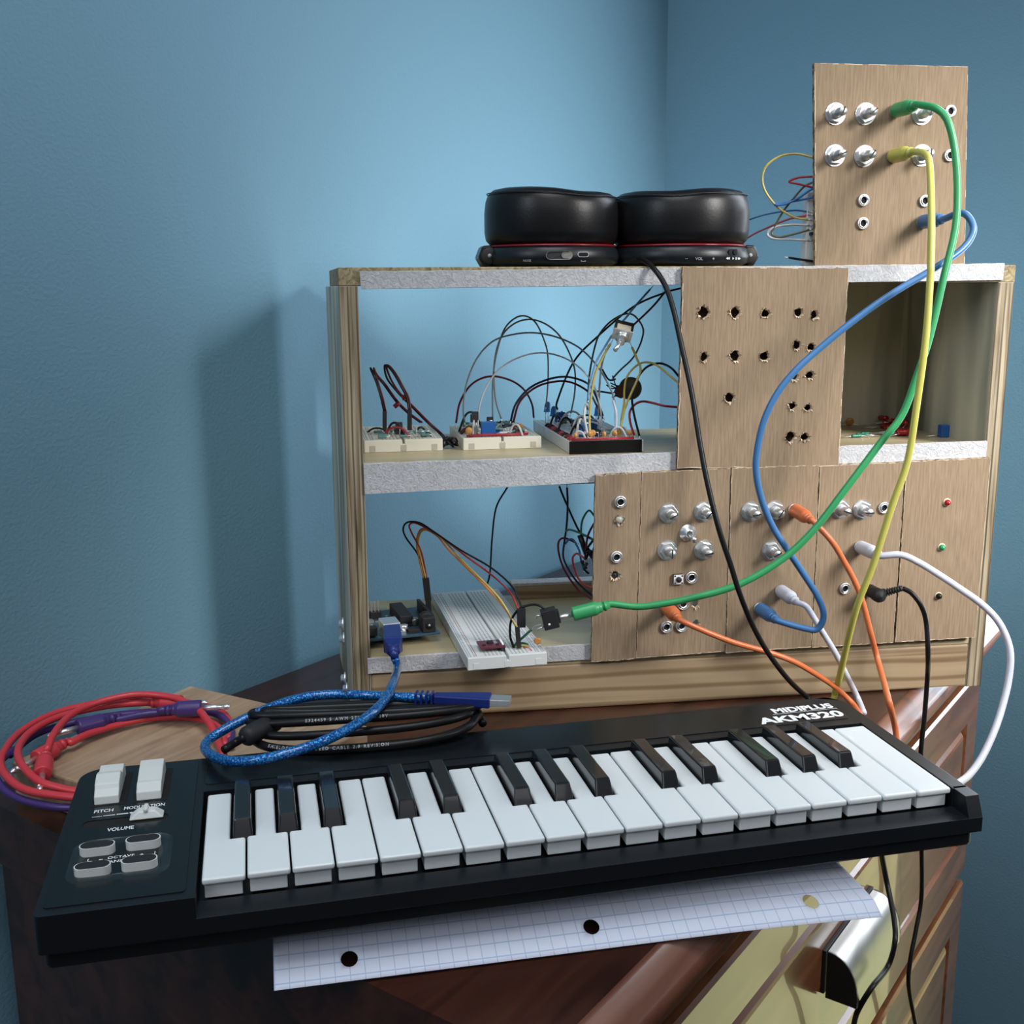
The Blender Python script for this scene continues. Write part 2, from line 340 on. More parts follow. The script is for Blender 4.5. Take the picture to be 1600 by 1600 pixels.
for k, (z1, z0) in enumerate(zz):
    x0, x1 = 6, LX - 6; mg = 38 if z1 - z0 > 100 else 22; t0 = 9.5
    b = MB(DF)
    # door-like slab with a coved groove round a raised field
    def ringpts(i, y): return [(x0 + i, y, z0 + i), (x1 - i, y, z0 + i), (x1 - i, y, z1 - i), (x0 + i, y, z1 - i)]
    rings = [ringpts(0, 16), ringpts(0, -1.0), ringpts(2, -3), ringpts(mg, -3), ringpts(mg + 1.5, -.5), ringpts(mg + 3, 3), ringpts(mg + 4.5, 3), ringpts(mg + 9, -2.0), ringpts(mg + 11, -3.0)]
    vs = sum(rings, []); fs = []
    for r_ in range(len(rings) - 1):
        for i in range(4): fs.append((r_ * 4 + i, r_ * 4 + (i + 1) % 4, r_ * 4 + 4 + (i + 1) % 4, r_ * 4 + 4 + i))
    fs.append((3, 2, 1, 0)); n = len(vs); fs.append((n - 4, n - 3, n - 2, n - 1)); b.add(vs, fs)
    d_ = b.build('drawer', M_dres, dr)
    if k < 3:
        zc = (z1 + z0) / 2 + 12; hx0, hx1 = 305, 394
        b = MB(DF); b.box(hx0 - 2, hx1 + 2, -5.5, -3, zc - 14, zc + 16)
        h = b.build('handle_plate', M_matte, d_, .4)
        b = MB(DF); N = 14; pr = []
        for i in range(N + 1):
            t = math.pi / 2 * i / N; pr.append((6 + 20 * math.sin(t) ** .9, zc - 17 + 32 * math.cos(t) ** .8 if i < N else zc - 17))
        pin = [(o - 1.6 * min(1, (i + 1) / 3), z - 1.4) for i, (o, z) in enumerate(pr)]
        NX = 10
        for (P, sgn) in ((pr, 1), (pin, -1)):
            vs = [(hx0 + (hx1 - hx0) * j / NX, -o, z) for o, z in P for j in range(NX + 1)]
            fs = [(i * (NX + 1) + j, i * (NX + 1) + j + 1, (i + 1) * (NX + 1) + j + 1, (i + 1) * (NX + 1) + j)[::sgn] for i in range(N) for j in range(NX)]
            b.add(vs, fs, True)
        b.build('cup_pull', M_brush, d_)
        for xa in (hx0 - .6, hx1 - 1): 
            b = MB(DF); P = [(-o, z) for o, z in pr] + [(-6, zc - 17)]
            b.prism(P, xa, xa + 1.6, 'x')
            b.build('pull_end_cap', M_matte, d_)

# ------------------------------------------------------------------ wooden rack
rk = Th('wooden_rack', 'home-made plywood and pine module rack standing on the dresser, open at the left', 'rack', CF)
T = 12.0; DP = 137; zb = -CHT
# left side: slightly splayed at the back
zt = -11.5
def side(x0, x1, b0, b1, d1, name):
    b = MB(CF); b.hexa([(x0, 0, zb), (x1, 0, zb), (b1, d1, zb), (b0, d1, zb), (x0, 0, zt), (x1, 0, zt), (b1, d1, zt), (b0, d1, zt)])
    # front end faces show the veneers
    b.m[2] = 1; return b.build(name, [M_ply, M_plyedge], rk, .5)
side(0, T, -12, 0, DP, 'side_panel'); side(CWD - T, CWD, CWD - T, CWD, DP, 'side_panel')
M_endgrain = grain('end_grain', (.16, .12, .06), (.38, .32, .19), (150, 150, 150), .8, 1, .6, 2)
b = MB(CF); b.hexa([(0, 0, zt), (CWD, 0, zt), (CWD, DP, zt), (-9, DP, zt), (0, 0, 0), (CWD, 0, 0), (CWD, DP, 0), (-9, DP, 0)])
b.build('top_board', M_endgrain, rk, .6)
z2 = Z2 - CF.o.z; z3 = Z3 - CF.o.z
z2r = FL(1541, 688.5).z
for z, hh, nm in ((z2, 18, 'shelf'), (z3, 12, 'shelf')):
    b = MB(CF); b.box(T, CWD - T, 0.5, DP, z - hh, z); b.build(nm, M_shelf, rk, .4)
b = MB(CF); b.box(T, CWD - T, 0, 18, zb + .5, z3 - 12); b.build('base_rail', M_pine, rk, 1.5)
b = MB(CF); b.box(T, CWD - T, DP - 18, DP, zb + .5, z3 - 12); b.build('back_rail', M_pine, rk, 1)
b = MB(CF); b.box(330, CWD - T, DP - 4, DP + 1, z2, zt); b.build('back_panel', M_ply, rk)
b = MB(CF); x0 = CF.inv(onz(800, 914, Z3)).x
b.box(x0 - 2, CWD - T, DP - 12, DP, z3, z3 + 11); b.build('back_batten', M_pine, rk, .6)
b = MB(CF); b.hexa([(x0 - 6, DP - 13, z3 + 11), (CWD - T, DP - 13, z3 + 11), (CWD - T, DP, z3 + 11), (x0 - 6, DP, z3 + 11), (x0 - 6, DP - 13, z3 + 13), (CWD - T, DP - 13, z3 + 13), (CWD - T, DP, z3 + 13), (x0 - 6, DP, z3 + 13)])
b.build('batten_tape', M_velcro, rk)
def strip(a, bb, c, d, t, name='loop_tape'):     # corner pixels: top left, top right, bottom right, bottom left
    q = [FL(*p) for p in (a, bb, c, d)]; b = MB(CF)
    n = 60; vs = []; fs = []
    for i in range(n + 1):
        k = i / n; up = lerp(q[0], q[1], k); dn = lerp(q[3], q[2], k); j = U(-.25, .25)
        vs += [(up.x, 0, up.z + j), (up.x, -t, up.z + j - .3), (dn.x, -t, dn.z + .2), (dn.x, 0, dn.z)]
    for i in range(n):
        for e in range(3): fs.append((i * 4 + e, i * 4 + e + 1, i * 4 + 5 + e, i * 4 + 4 + e))
    fs += [(0, 1, 2, 3), (n * 4 + 3, n * 4 + 2, n * 4 + 1, n * 4)]
    b.add([(v[0], v[1], v[2]) for v in vs], fs)
    # stray loops along the upper edge
    for i in range(90):
        k = R(); p = lerp(q[0], q[1], k); x = p.x; z = p.z - .3; l = U(.5, 1.6); a_ = U(-1, 1)
        b.add([(x - .12, -t * R(), z), (x + .12, -t * R(), z), (x + a_, -t * R() - .3, z + l)], [(0, 1, 2)])
    b.build(name, M_velcro, rk)
strip((562, 424), (1568, 411.5), (1565, 438), (564, 452), 1.6)
strip((568, 724), (1541, 688.5), (1538, 722), (570, 772), 1.6)
strip((574, 1028), (1512, 966), (1511, 991), (575, 1052), 1.6)
for px, py in ((536.5, 1060), (539.5, 1076), (533, 975), (534.5, 998)):
    P = CF.inv(onpl(px, py, CF.w((-2.5, 30, 0)), CF.X)); b = MB(CF)
    b.lathe([(3.4, 0), (3.4, .6), (2.2, 1), (2.2, 2.2), (1.2, 2.6)], (P.x + 1.2, P.y, P.z), (-1, 0, 0), 12); b.build('bolt', M_steel, rk)

# ------------------------------------------------------------------ cardboard panels with their hardware
def pot(th, P, turn=0):
    b = MB(CF); b.lathe([(7.0, 0), (7.0, .7), (3.5, .7)], P, (0, -1, 0), 24, False); w_ = b.build('potentiometer', M_steel, th)
    b = MB(CF); b.M = Matrix.Translation(V(P)) @ Matrix.Rotation(math.radians(turn), 4, 'Y')
    hx = [(6.1 * math.cos(math.radians(60 * i + 8)), 6.1 * math.sin(math.radians(60 * i + 8))) for i in range(6)]
    b.prism(hx, -3.0, -.8, 'y'); b.build('nut', M_steel, w_, .4)
    b = MB(CF); b.lathe([(3.3, 0), (3.3, 5), (3.2, 5.1), (2.75, 5.2), (2.75, 12.6), (2.5, 13)], P, (0, -1, 0), 18); b.build('shaft', M_shaft, w_)
    b = MB(CF); b.M = Matrix.Translation(V(P)) @ Matrix.Rotation(math.radians(turn), 4, 'Y'); b.box(-.45, .45, -13.15, -12.0, -2.9, 2.9); b.build('shaft_slot', M_matte, w_)
def jack(th, P, r=4.1):
    b = MB(CF); b.lathe([(r + .2, 0), (r + .2, 1.3), (r, 1.7), (r - .7, 1.8), (r - .75, .4), (2.85, .4), (2.85, 2.3), (2.35, 2.4), (2.3, .2)], P, (0, -1, 0), 22); o = b.build('jack_socket', M_steel, th)
    b = MB(CF); b.lathe([(r, .3), (r - .7, .45), (2.4, .45), (2.3, .7)], P, (0, -1, 0), 14); b.build('socket_hole', M_hole, o)
def led(th, P, m_):
    b = MB(CF); b.lathe([(2.2, -1), (2.2, 1.2), (1.9, 2.2), (1.2, 3), (0, 3.4)], P, (0, -1, 0), 16); b.build('led', PL[m_] if m_ in PL else M_black, th)
def hole_loop(x, z, r, n=14, j=.25): return [(x + r * math.cos(2 * math.pi * i / n) * U(1 - j, 1 + j), z + r * math.sin(2 * math.pi * i / n) * U(1 - j, 1 + j)) for i in range(n)][::-1]
TC = 3.6
def card(label, cor_, off, holes=(), rag=.5, bw=None):
    q = [FL(*p, off) for p in cor_]
    loop = []
    for i in range(4):
        a, c = q[i], q[(i + 1) % 4]; n = 26
        for k in range(n):
            t = k / n; j = U(-rag, rag) * (1 if k else 0); p = lerp(a, c, t)
            d_ = (c - a).normalized(); loop.append((p.x - d_.z * j, p.z + d_.x * j))
    loops = [loop]; rims = []
    for (px, py, r) in holes:
        h = FL(px, py, off); L_ = hole_loop(h.x, h.z, r); loops.append(L_); rims.append((h, L_, r))
    cx = sum(v.x for v in q) / 4; fr = Fr(CF.w((cx, -off, min(v.z for v in q))), CF.X)
    th = Th('cardboard_panel', label, 'cardboard panel', fr, 'cardboard module panels on the rack')
    b = MB(CF); b.flat(loops, -off, -off + TC)
    # side walls get the edge material
    for i, f in enumerate(b.f):
        ys = [b.v[j].y for j in f]
        if max(ys) - min(ys) > 1: b.m[i] = 1
    b.build('sheet', [M_card, M_cedge], th)
    # lighter paper lip on the cut edge
    b = MB(CF)
    for i in range(len(loop)):
        a, c = loop[i], loop[(i + 1) % len(loop)]
        if R() < .8:
            wv = U(.15, .7); b.add([(a[0], -off - .15, a[1]), (c[0], -off - .15, c[1]), (c[0] * 1 + (cx - c[0]) * wv / 60, -off - .12, c[1] + (q[0].z / 2 + q[2].z / 2 - c[1]) * wv / 70), (a[0] + (cx - a[0]) * wv / 60, -off - .12, a[1] + (q[0].z / 2 + q[2].z / 2 - a[1]) * wv / 70)], [(0, 1, 2, 3)])
    b.build('torn_lip', M_fiber, th)
    for h, L_, r in rims:
        b = MB(CF); n = len(L_)
        for i in range(n):
            a = V((L_[i][0], -off, L_[i][1])); c = V((L_[(i + 1) % n][0], -off, L_[(i + 1) % n][1])); o_ = V((h.x, -off, h.z))
            mid = (a + c) / 2; out = (mid - o_).normalized(); l = U(.4, 1.8) if R() < .65 else U(1.6, 2.8)
            tip = mid + out * l * .55 + V((U(-.7, .7), -U(.3, 1.6) - l * .35, U(-.7, .7)))
            b.add([a, c, tip, a - out * .1 + V((0, 1.2, 0)), c + V((0, 1.2, 0))], [(0, 1, 2), (0, 2, 3), (1, 4, 2)])
            b.add([a + out * .1, c + out * .1, c - out * .35 + V((0, 1.8, 0)), a - out * .35 + V((0, 1.8, 0))], [(0, 1, 2, 3)])
        b.build('torn_hole_rim', M_fiber, th)
    return th
def PF(px, py, off): return FL(px, py, off)
# tall panel on top of the rack
OT = -6
tall = card('tall cardboard panel on top of the rack with three rows of knobs and sockets', [(1272.5, 98.5), (1512.5, 104), (1507, 413), (1274, 416)], OT, rag=.12)
for px, py, t in ((1305, 178, 20), (1352, 178, 50), (1440, 178, 10), (1304, 243, 70), (1350, 244, 35), (1440, 243, 0)): pot(tall, PF(px, py, OT), t)
for px, py in ((1484, 174), (1483, 243), (1348.5, 313), (1347.4, 349), (1444, 314), (1398, 173), (1394, 244), (1440, 347)): jack(tall, PF(px, py, OT), 3.8)
OH = 1.8 + TC
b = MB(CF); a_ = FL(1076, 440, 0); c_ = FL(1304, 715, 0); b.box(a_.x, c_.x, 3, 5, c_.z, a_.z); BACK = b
hl = [(1100.4, 487.8, 3.9), (1149.3, 488.4, 3.4), (1196, 489.7, 3), (1248, 487.8, 3), (1272, 491.6, 3), (1245, 539.4, 3.1), (1268, 542, 2.8), (1266, 586, 3.1), (1241.5, 589, 2.6),
      (1101, 557.7, 3), (1148.4, 556.2, 3.4), (1194.7, 556.2, 3.2), (1141.2, 621.9, 3.3), (1238.7, 634, 2.9), (1263, 637, 2.6), (1235, 682.8, 3.3), (1258, 682.8, 2.9)]
holed = card('bare cardboard panel punched with seventeen torn holes, hanging from the top shelf tape', [(1067.4, 417), (1325.7, 418.5), (1310.4, 728), (1057.8, 732)], OH, hl, rag=.4)
BACK.build('added_dark_sheet', mat('hole_shade_brown', (.10, .075, .055), .9), holed)  # sheet added behind the panel so its torn holes look dark
p1 = card('narrow cardboard strip with two sockets, leftmost of the bottom row', [(931, 743), (1002, 738.5), (993.3, 1029.5), (924, 1034.5)], OH, [(968, 812, 3.2), (961, 899, 3.0)], rag=.35)
for px, py in ((969, 784), (963, 870)): jack(p1, PF(px, py, OH), 4)
b = MB(CF); q = PF(966.5, 812, OH); b.lathe([(2.4, -3), (2.4, 1.5), (1.6, 2.2), (0, 2.3)], q, (0, -1, 0), 14); b.build('led', mat('clear_led', (.42, .36, .28), .3), p1)
b = MB(CF); q = PF(961, 899, OH); b.lathe([(2.3, -3), (2.3, -1), (0, .2)], q, (0, -1, 0), 14); b.build('led', M_matte, p1)
p2 = card('cardboard panel with four knobs round a toggle switch and a push button', [(1003.2, 738.2), (1141.6, 731.5), (1132.6, 1018), (994.2, 1028.5)], OH - .4, [(1086.5, 943.5, 2.8), (1087, 974, 2.6)], rag=.12)
O2 = OH - .4
for px, py, t in ((1045, 801.6, 60), (1099.5, 799.4, 40), (1042.6, 859.5, 0), (1099.5, 859, 80)): pot(p2, PF(px, py, O2), t)
for px, py in ((1080, 902), (1067, 943), (1041, 979), (1064.6, 977.5), (1040, 948)): jack(p2, PF(px, py, O2), 4.2)
q = PF(1074.5, 832.5, O2); b = MB(CF); b.lathe([(5.9, 0), (5.9, .8), (4.6, .8), (4.6, 2.6), (3.1, 2.8), (3.1, 5.2), (2.2, 5.2), (1.9, 3.5)], q, (0, -1, 0), 24); tg = b.build('toggle_switch', M_steel, p2)
b = MB(CF); b.tube([V(q) + V((0, -3.5, 0)), V(q) + V((1.0, -8, -1.5)), V(q) + V((1.8, -11.5, -3))], lambda t: 1.0 + .7 * t, 12); b.build('toggle_lever', M_shaft, tg)
q = PF(1058.7, 904, O2); b = MB(CF); b.box(q.x - 3.3, q.x + 3.3, q.y - 2.6, q.y - 2.2, q.z - 3.3, q.z + 3.3); bt = b.build('push_button', M_ink, p2)
b = MB(CF); b.box(q.x - 3.4, q.x + 3.4, q.y - 2.2, q.y + 1, q.z - 3.4, q.z + 3.4); b.build('button_housing', M_matte, bt)
b = MB(CF); b.cyl((q.x, q.y - 4, q.z), (q.x, q.y - 2.6, q.z), 1.9, 16)
for i in (-1, 1):
    for j in (-1, 1): b.cyl((q.x + 2.5 * i, q.y - 2.85, q.z + 2.5 * j), (q.x + 2.5 * i, q.y - 2.5, q.z + 2.5 * j), .6, 8)
b.build('button_cap', M_matte, bt)
p3 = card('cardboard panel with three knobs, below the punched panel, third in the bottom row', [(1143.4, 731.2), (1280, 726.5), (1267.5, 1011), (1134, 1020.5)], OH + .3, rag=.3)
for px, py, t in ((1173, 799, 80), (1210, 797.5, 30), (1205, 860, 60)): pot(p3, PF(px, py, OH + .3), t)
for px, py in ((1240, 796), (1219, 922.5), (1186, 950)): jack(p3, PF(px, py, OH + .3), 4)
p4 = card('cardboard panel with two knobs side by side and a black right-angle plug', [(1281.8, 727.5), (1414.5, 722), (1395.5, 1004), (1269, 1012)], OH - .1, rag=.22)
for px, py, t in ((1312.5, 795, 110), (1347, 796, 90)): pot(p4, PF(px, py, OH - .1), t)
for px, py in ((1380.5, 793), (1342.5, 854), (1319.5, 919), (1357, 921)): jack(p4, PF(px, py, OH - .1), 4)
p5 = card('cardboard panel with three small lights in a column, rightmost of bottom row', [(1416.5, 721), (1548.5, 715), (1523, 996), (1399, 1003.5)], OH + .2, rag=.25)
led(p5, PF(1479.5, 785, OH + .2), 'led'); led(p5, PF(1471, 855, OH + .2), 'ledgreen'); led(p5, PF(1466, 931, OH + .2), 'black')
for px, py, r_ in ((1479.5, 785, 2.7), (1471, 855, 2.6), (1466, 931, 2.4)):
    q = PF(px, py, OH + .3); b = MB(CF); b.lathe([(r_ + .5, 0), (r_ + .3, .4), (r_ - .4, .45)], q, (0, -1, 0), 12); b.build('torn_hole_rim', M_fiber, p5)

# ------------------------------------------------------------------ patch cables
def cable(label, color, a, b_, mid, r=2.15, name='patch_cable', cat='cable', pl=(4.7, 20), group=None):
    """a / b_: ('p', px, py, off) plug standing in a panel socket, or None"""
    pts = [pt(q) for q in mid]
    fr = Fr(pts[0], CF.X); th = Th(name, label, cat, fr, group)
    head = []; tail = []
    def plug(spec, nxt):
        if spec[0] == 'p':
            base = F(spec[1], spec[2], spec[3]); ax = -CF.Y
        else: base = pt(spec[1]); ax = (pt(spec[2]) - base).normalized()
        L = pl[1]; R0 = pl[0]
        ax2 = (ax + (nxt - base).normalized() * (.25 if spec[0] == 'p' else 0)).normalized()
        b = MB(W); b.lathe([(R0 * .8, 2.0), (R0 * .95, 2.1), (R0, 2.6), (R0, 3), (R0, L - 3), (R0 * .99, L - 2.4), (R0 * .8, L - .6), (r + 1.3, L), (r + 1.25, L + .2), (r + 1.2, L + 2), (r + .35, L + 2.1), (r + .35, L + 3.1), (r + 1.1, L + 3.2), (r + 1.1, L + 4.9), (r + .35, L + 5), (r + .2, L + 7)], base, ax2, 20)
        o = b.build('plug', PL[color], th)
        b = MB(W); b.cyl(base - ax2 * (1 if spec[0] == 'p' else 12), base + ax2 * 2.6, 1.75 if spec[0] != 'p' else 1.6, 12); b.build('plug_tip', M_steel, o)
        if spec[0] != 'p':
            b = MB(W); b.lathe([(1.4, 12), (1.75, 12.6), (1.75, 14), (1.0, 15.5), (0, 16)], base, -ax2, 12); b.build('plug_tip', M_steel, o)
        return base + ax2 * (L + 5), base + ax2 * (L + 9)
    if a: head = list(plug(a, pts[0]))
    if b_: tail = list(plug(b_, pts[-1]))[::-1]
    P = catmull(head + pts + tail, 6)
    b = MB(W); b.tube(P, r, 12); b.build('cord', PL[color], th)
    return th, P
cable('green patch cable from the tall panel down to the jack beside the long breadboard', 'green', ('p', 1398, 173, OT), ('x', (890, 961, 30), (925, 952, 31)),
      [(1463, 170, 36), (1481, 190, 42), (1492, 238, 46), (1496, 300, 50), (1492, 360, 54), (1474, 436, 58), (1453, 525, 60), (1431, 592, 62), (1409, 649, 62), (1375.6, 692, 62), (1322, 763, 62), (1272, 827.5, 60), (1222, 874, 57), (1155, 913, 53), (1083, 934, 47), (1037, 943, 42), (997, 948, 37)], 2.3)
cable('yellow patch cable hanging from the tall panel to behind the keyboard', 'yellow', ('p', 1394, 244, OT), None,
      [(1446, 241, 34), (1453, 262, 44), (1455.5, 341, 60), (1454.5, 411, 70), (1453.5, 436, 72), (1446.8, 525, 76), (1432.6, 631.6, 77), (1418, 720.6, 76), (1393.4, 792, 74), (1365, 881, 70), (1340, 945, 64), (1325, 1000, 52), (1312, 1057, 36), ('z', 1303, 1090, -283), ('z', 1297, 1125, -286)], 2.2)
cable('blue patch cable looping from the tall panel to the third bottom panel', 'blue', ('p', 1440, 347, OT), ('p', 1186, 950, OH),
      [(1500, 333, 34), (1513, 339, 40), (1521, 357, 44), (1513, 378, 46), (1493, 397.6, 48), (1453.8, 423, 50), (1389, 462, 50), (1330, 504, 48), (1279, 546, 46), (1243.8, 578, 46), (1215, 613.8, 46), (1194, 656.6, 46), (1183.2, 703, 46), (1181.5, 738.5, 46), (1190.3, 781.3, 46), (1208, 824, 46), (1233, 863, 47), (1261.6, 906, 47), (1279, 935, 47), (1287, 962, 47), (1277.5, 982.5, 45), (1258, 982, 42)], 2.2)
cable('orange patch cable from the third bottom panel running straight down past the keyboard corner', 'orange', ('p', 1240, 796, OH), None,
      [(1299, 845, 38), (1317.5, 875, 38), (1335, 907.5, 38), (1347.5, 940, 38), (1360, 987.5, 38), (1372.5, 1035, 38), ('d', 1387.5, 1090, 16), ('d', 1398, 1133, 18), ('d', 1402, 1165, 20)], 2.0)
cable('orange patch cable from the toggle switch panel sagging right towards the keyboard', 'orange', ('p', 1040, 948, OH), None,
      [(1082, 978, 36), (1112.5, 991, 36), (1150, 1005, 38), (1200, 1019, 40), (1237.5, 1032.5, 40), (1262.5, 1046, 38), (1300, 1070, 32), ('z', 1330, 1097, -284), ('z', 1345, 1118, -286)], 1.9)
cable('white patch cable arching right from the two-knob panel beyond the rack edge', 'white', ('p', 1342.5, 854, OH), None,
      [(1408, 867, 40), (1437.5, 880, 44), (1470, 900, 50), (1500, 920, 56), (1532.5, 943, 62), (1557.5, 968, 66), (1572.5, 996, 70), (1579, 1025, 74), (1576, 1062, 78), (1567, 1101, 84), (1554, 1141, 92), (1535, 1182, 100), (1515, 1210, 108), (1497, 1224, 116), (1476, 1238, 124)], 2.3)
cable('white patch cable from the third bottom panel dropping behind the keyboard', 'white', ('p', 1219, 922.5, OH), None,
      [(1259, 947, 36), (1270, 962.5, 37), (1285, 987.5, 38), (1305, 1020, 36), (1322.5, 1055, 32), ('z', 1340, 1090, -284), ('z', 1350, 1114, -286)], 2.0)
# black cord with right-angle plug
pts = [(1410, 919, 26), (1425, 927.5, 30), (1440, 948, 34), (1447.5, 975, 36), (1450, 1025, 40), ('d', 1449, 1060, 17), ('d', 1444, 1125, 17), ('d', 1439, 1174, 17), ('d', 1438, 1240, 18), ('d', 1440, 1315, 19), ('d', 1440, 1400, 18), ('d', 1431, 1455, 18), ('d', 1422.5, 1500, 18), ('d', 1420, 1540, 18), ('d', 1430, 1597, 18), ('d', 1438, 1640, 18)]
th, P = cable('black audio cord with right-angle plug hanging straight down the dresser front', 'black', None, None, pts, 1.7, 'audio_cord', 'cord')
A0 = F(1357, 921, OH); A1 = A0 - CF.Y * 17
b = MB(W); b.lathe([(3.4, 1), (4.4, 2), (4.4, 10), (4.8, 12), (4.8, 17), (4, 19), (0, 20)], A0, -CF.Y, 18); pg = b.build('angle_plug', M_matte, th)
b = MB(W); e0 = A0 - CF.Y * 14; e1 = pt(pts[0]); n = 9
dd = (e1 - e0); b.cyl(e0, e0 + dd * .3, 3.6, 14, 3.2)
for i in range(7): b.cyl(e0 + dd * (.3 + i * .1), e0 + dd * (.36 + i * .1), 2.8 - i * .12, 12)
b.cyl(e0 + dd * .3, e0 + dd * 1.02, 1.9, 10); b.build('strain_relief', M_matte, pg)
hp = [(985, 403, -30), (1006, 407, -6), (1024, 422.5, 8), (1040, 447.5, 14), (1052.5, 485, 20), (1065, 541, 28), (1080.6, 613, 38), (1097, 712, 52), (1110, 775, 60), (1125, 832.5, 66), (1142.5, 885, 68), (1155, 925, 68), (1175, 975, 62), (1200, 1020, 50), (1232.5, 1062.5, 34), ('z', 1265, 1093, -284), ('z', 1300, 1125, -287)]
cable('thin black headphone cord running down across the cardboard panels', 'black', None, None, hp, 1.75, 'headphone_cord', 'cord')
pts = [('d', 1366, 1290, 12), ('d', 1375, 1322.5, 17), ('d', 1385, 1375, 20), ('d', 1396, 1430, 30), ('d', 1398.5, 1470, 36), ('d', 1387.5, 1510, 34), ('d', 1362.5, 1542.5, 32), ('d', 1342.5, 1575, 26), ('d', 1335, 1597, 22), ('d', 1328, 1640, 18)]
cable('black cord emerging from under the keyboard and bending left past the drawer handle', 'black', None, None, pts, 1.75, 'audio_cord', 'cord')

# ------------------------------------------------------------------ keyboard
kb = Th('keyboard', 'compact black music keyboard with nineteen white keys lying across the dresser', 'keyboard', KF)
def rr(x0, x1, y0, y1, rads, n=6):
    P = []
    for (cx, cy, sx, sy, r, a0) in ((x1, y1, -1, -1, rads[2], 0), (x0, y1, 1, -1, rads[3], 90), (x0, y0, 1, 1, rads[0], 180), (x1, y0, -1, 1, rads[1], 270)):
        for i in range(n + 1):
            a_ = math.radians(a0 + 90 * i / n); P.append((cx + sx * r + r * math.cos(a_), cy + sy * r + r * math.sin(a_)))
    return P
b = MB(KF)
b.prism(rr(0, 61.5, -1, 137, (3, .5, .5, 12)), -17, 0)
b.prism([(61, 97), (417, 97), (417, 137), (61, 137)], -17, 0)
b.prism([(416.5, 12)] + [(424.5, 12)] + [(424.5, 124)] + [(424.5 - 12 + 12 * math.cos(math.radians(t)), 125 + 12 * math.sin(math.radians(t))) for t in range(0, 91, 15)] + [(416.5, 137)], -17, 0)
b.prism([(61, -1), (424.5, -1), (424.5, 12.5), (61, 12.5)], -17, -9.5)
b.prism([(61, 10), (417, 10), (417, 98), (61, 98)], -17, -12)
b.hexa([(417, -1, -10), (424.5, -1, -10), (424.5, 14, -10), (417, 14, -10), (417, 3.5, 0), (424.5, 3.5, 0), (424.5, 14, 0), (417, 14, 0)])
b.build('upper_shell', M_black, kb, .9, 2)
b = MB(KF); b.prism(rr(2, 422.5, 1.5, 134.5, (4, 4, 11, 11)), -25, -17.6); b.build('lower_shell', M_black, kb, 1.2, 2)
b = MB(KF)
for x, y in ((20, 14), (400, 14), (20, 122), (400, 122)): b.cyl((x, y, -27), (x, y, -25), 6, 16)
b.build('rubber_foot', M_matte, kb)
# control panel with a dished window for the buttons
dish = rr(8, 50, 20, 58, (8, 8, 8, 8)); slot = rr(8.6, 46.4, 69.6, 77.2, (3.7,) * 4)
b = MB(KF); b.flat([rr(3, 57.5, 4, 133.5, (2, 2, 2, 10)), slot[::-1]], 0, .5, 'xy'); cp = b.build('control_panel', M_gloss, kb)
b = MB(KF); b.prism(slot, .02, .12); b.build('slider_slot', M_hole, cp)
b = MB(KF); N = 8; rs = []
for k in range(N + 1):
    t = k / N; i_ = 5.5 * t; rs.append(([V((p[0], p[1], 0)) for p in rr(8 + i_, 50 - i_, 20 + i_, 58 - i_, (8 - i_ * .4,) * 4)], .5 + .5 * math.sin(math.pi * t) * .9))
vs = []; fs = []; n = len(rs[0][0])
for L_, h in rs: vs += [(p.x, p.y, h) for p in L_]
for k in range(N):
    for i in range(n): fs.append((k * n + i, k * n + (i + 1) % n, (k + 1) * n + (i + 1) % n, (k + 1) * n + i))
b.add(vs, fs, True); b.build('button_bezel', mat('smoked_bezel', (.012, .016, .018), .22, coat=.3), cp)
b = MB(KF); b.flat([rr(62, 414, 104, 134, (2, 2, 9, 2))], 0, .4, 'xy'); b.build('rear_panel', M_gloss, kb)
# writing
b = MB(KF); z = .62
text(b, 'PITCH', 12.3, 20.8, 84.6, z, 3.0, .18, italic=.0); text(b, 'MODULATION', 25.6, 44.0, 84.8, z, 3.0, .18)
text(b, 'VOLUME', 20.3, 31.9, 64.4, z, 3.1, .18); text(b, 'OCTAVE', 23.6, 34.6, 38.4, z, 2.1, .1); text(b, 'TRANSPOSE', 21, 36.5, 34.8, z, 2.1, .1)
text(b, '-', 20.2, 21.6, 37.6, z, None, .1); text(b, '+', 36.8, 38.4, 38, z, None, .1)
for x0, x1, t in ((12, 16.4, .35), (17, 22.2, .6), (22.8, 28, .9), (28.6, 33, 1.2), (33.6, 38, 1.4)): b.add([(x0, 80.3, z), (x1, 80.3, z), (x1, 80.3 + t, z), (x0, 80.3 + t, z)], [(0, 1, 2, 3)])
for s_, x in ((1, 15.4), (-1, 43.2)):
    b.add([(x, 38, z), (x + .35 * s_, 38, z), (x + .35 * s_, 40.6, z), (x, 40.6, z)], [(0, 1, 2, 3)]); b.add([(x, 38, z), (x + 2.2 * s_, 38, z), (x + 2.2 * s_, 38.35, z), (x, 38.35, z)], [(0, 1, 2, 3)])
b.build('panel_lettering', M_ink, cp)
b = MB(KF); text(b, 'AKM320', 361.5, 413.5, 107.6, .5, 8.4, .4); text(b, 'MIDIPLUS', 376, 413.5, 120.4, .5, 6.6, .4)
b.add([(374, 118.6, .5), (414.5, 118.6, .5), (414.5, 119.0, .5), (374, 119.0, .5)], [(0, 1, 2, 3)])
b.build('logo_lettering', M_ink, kb)
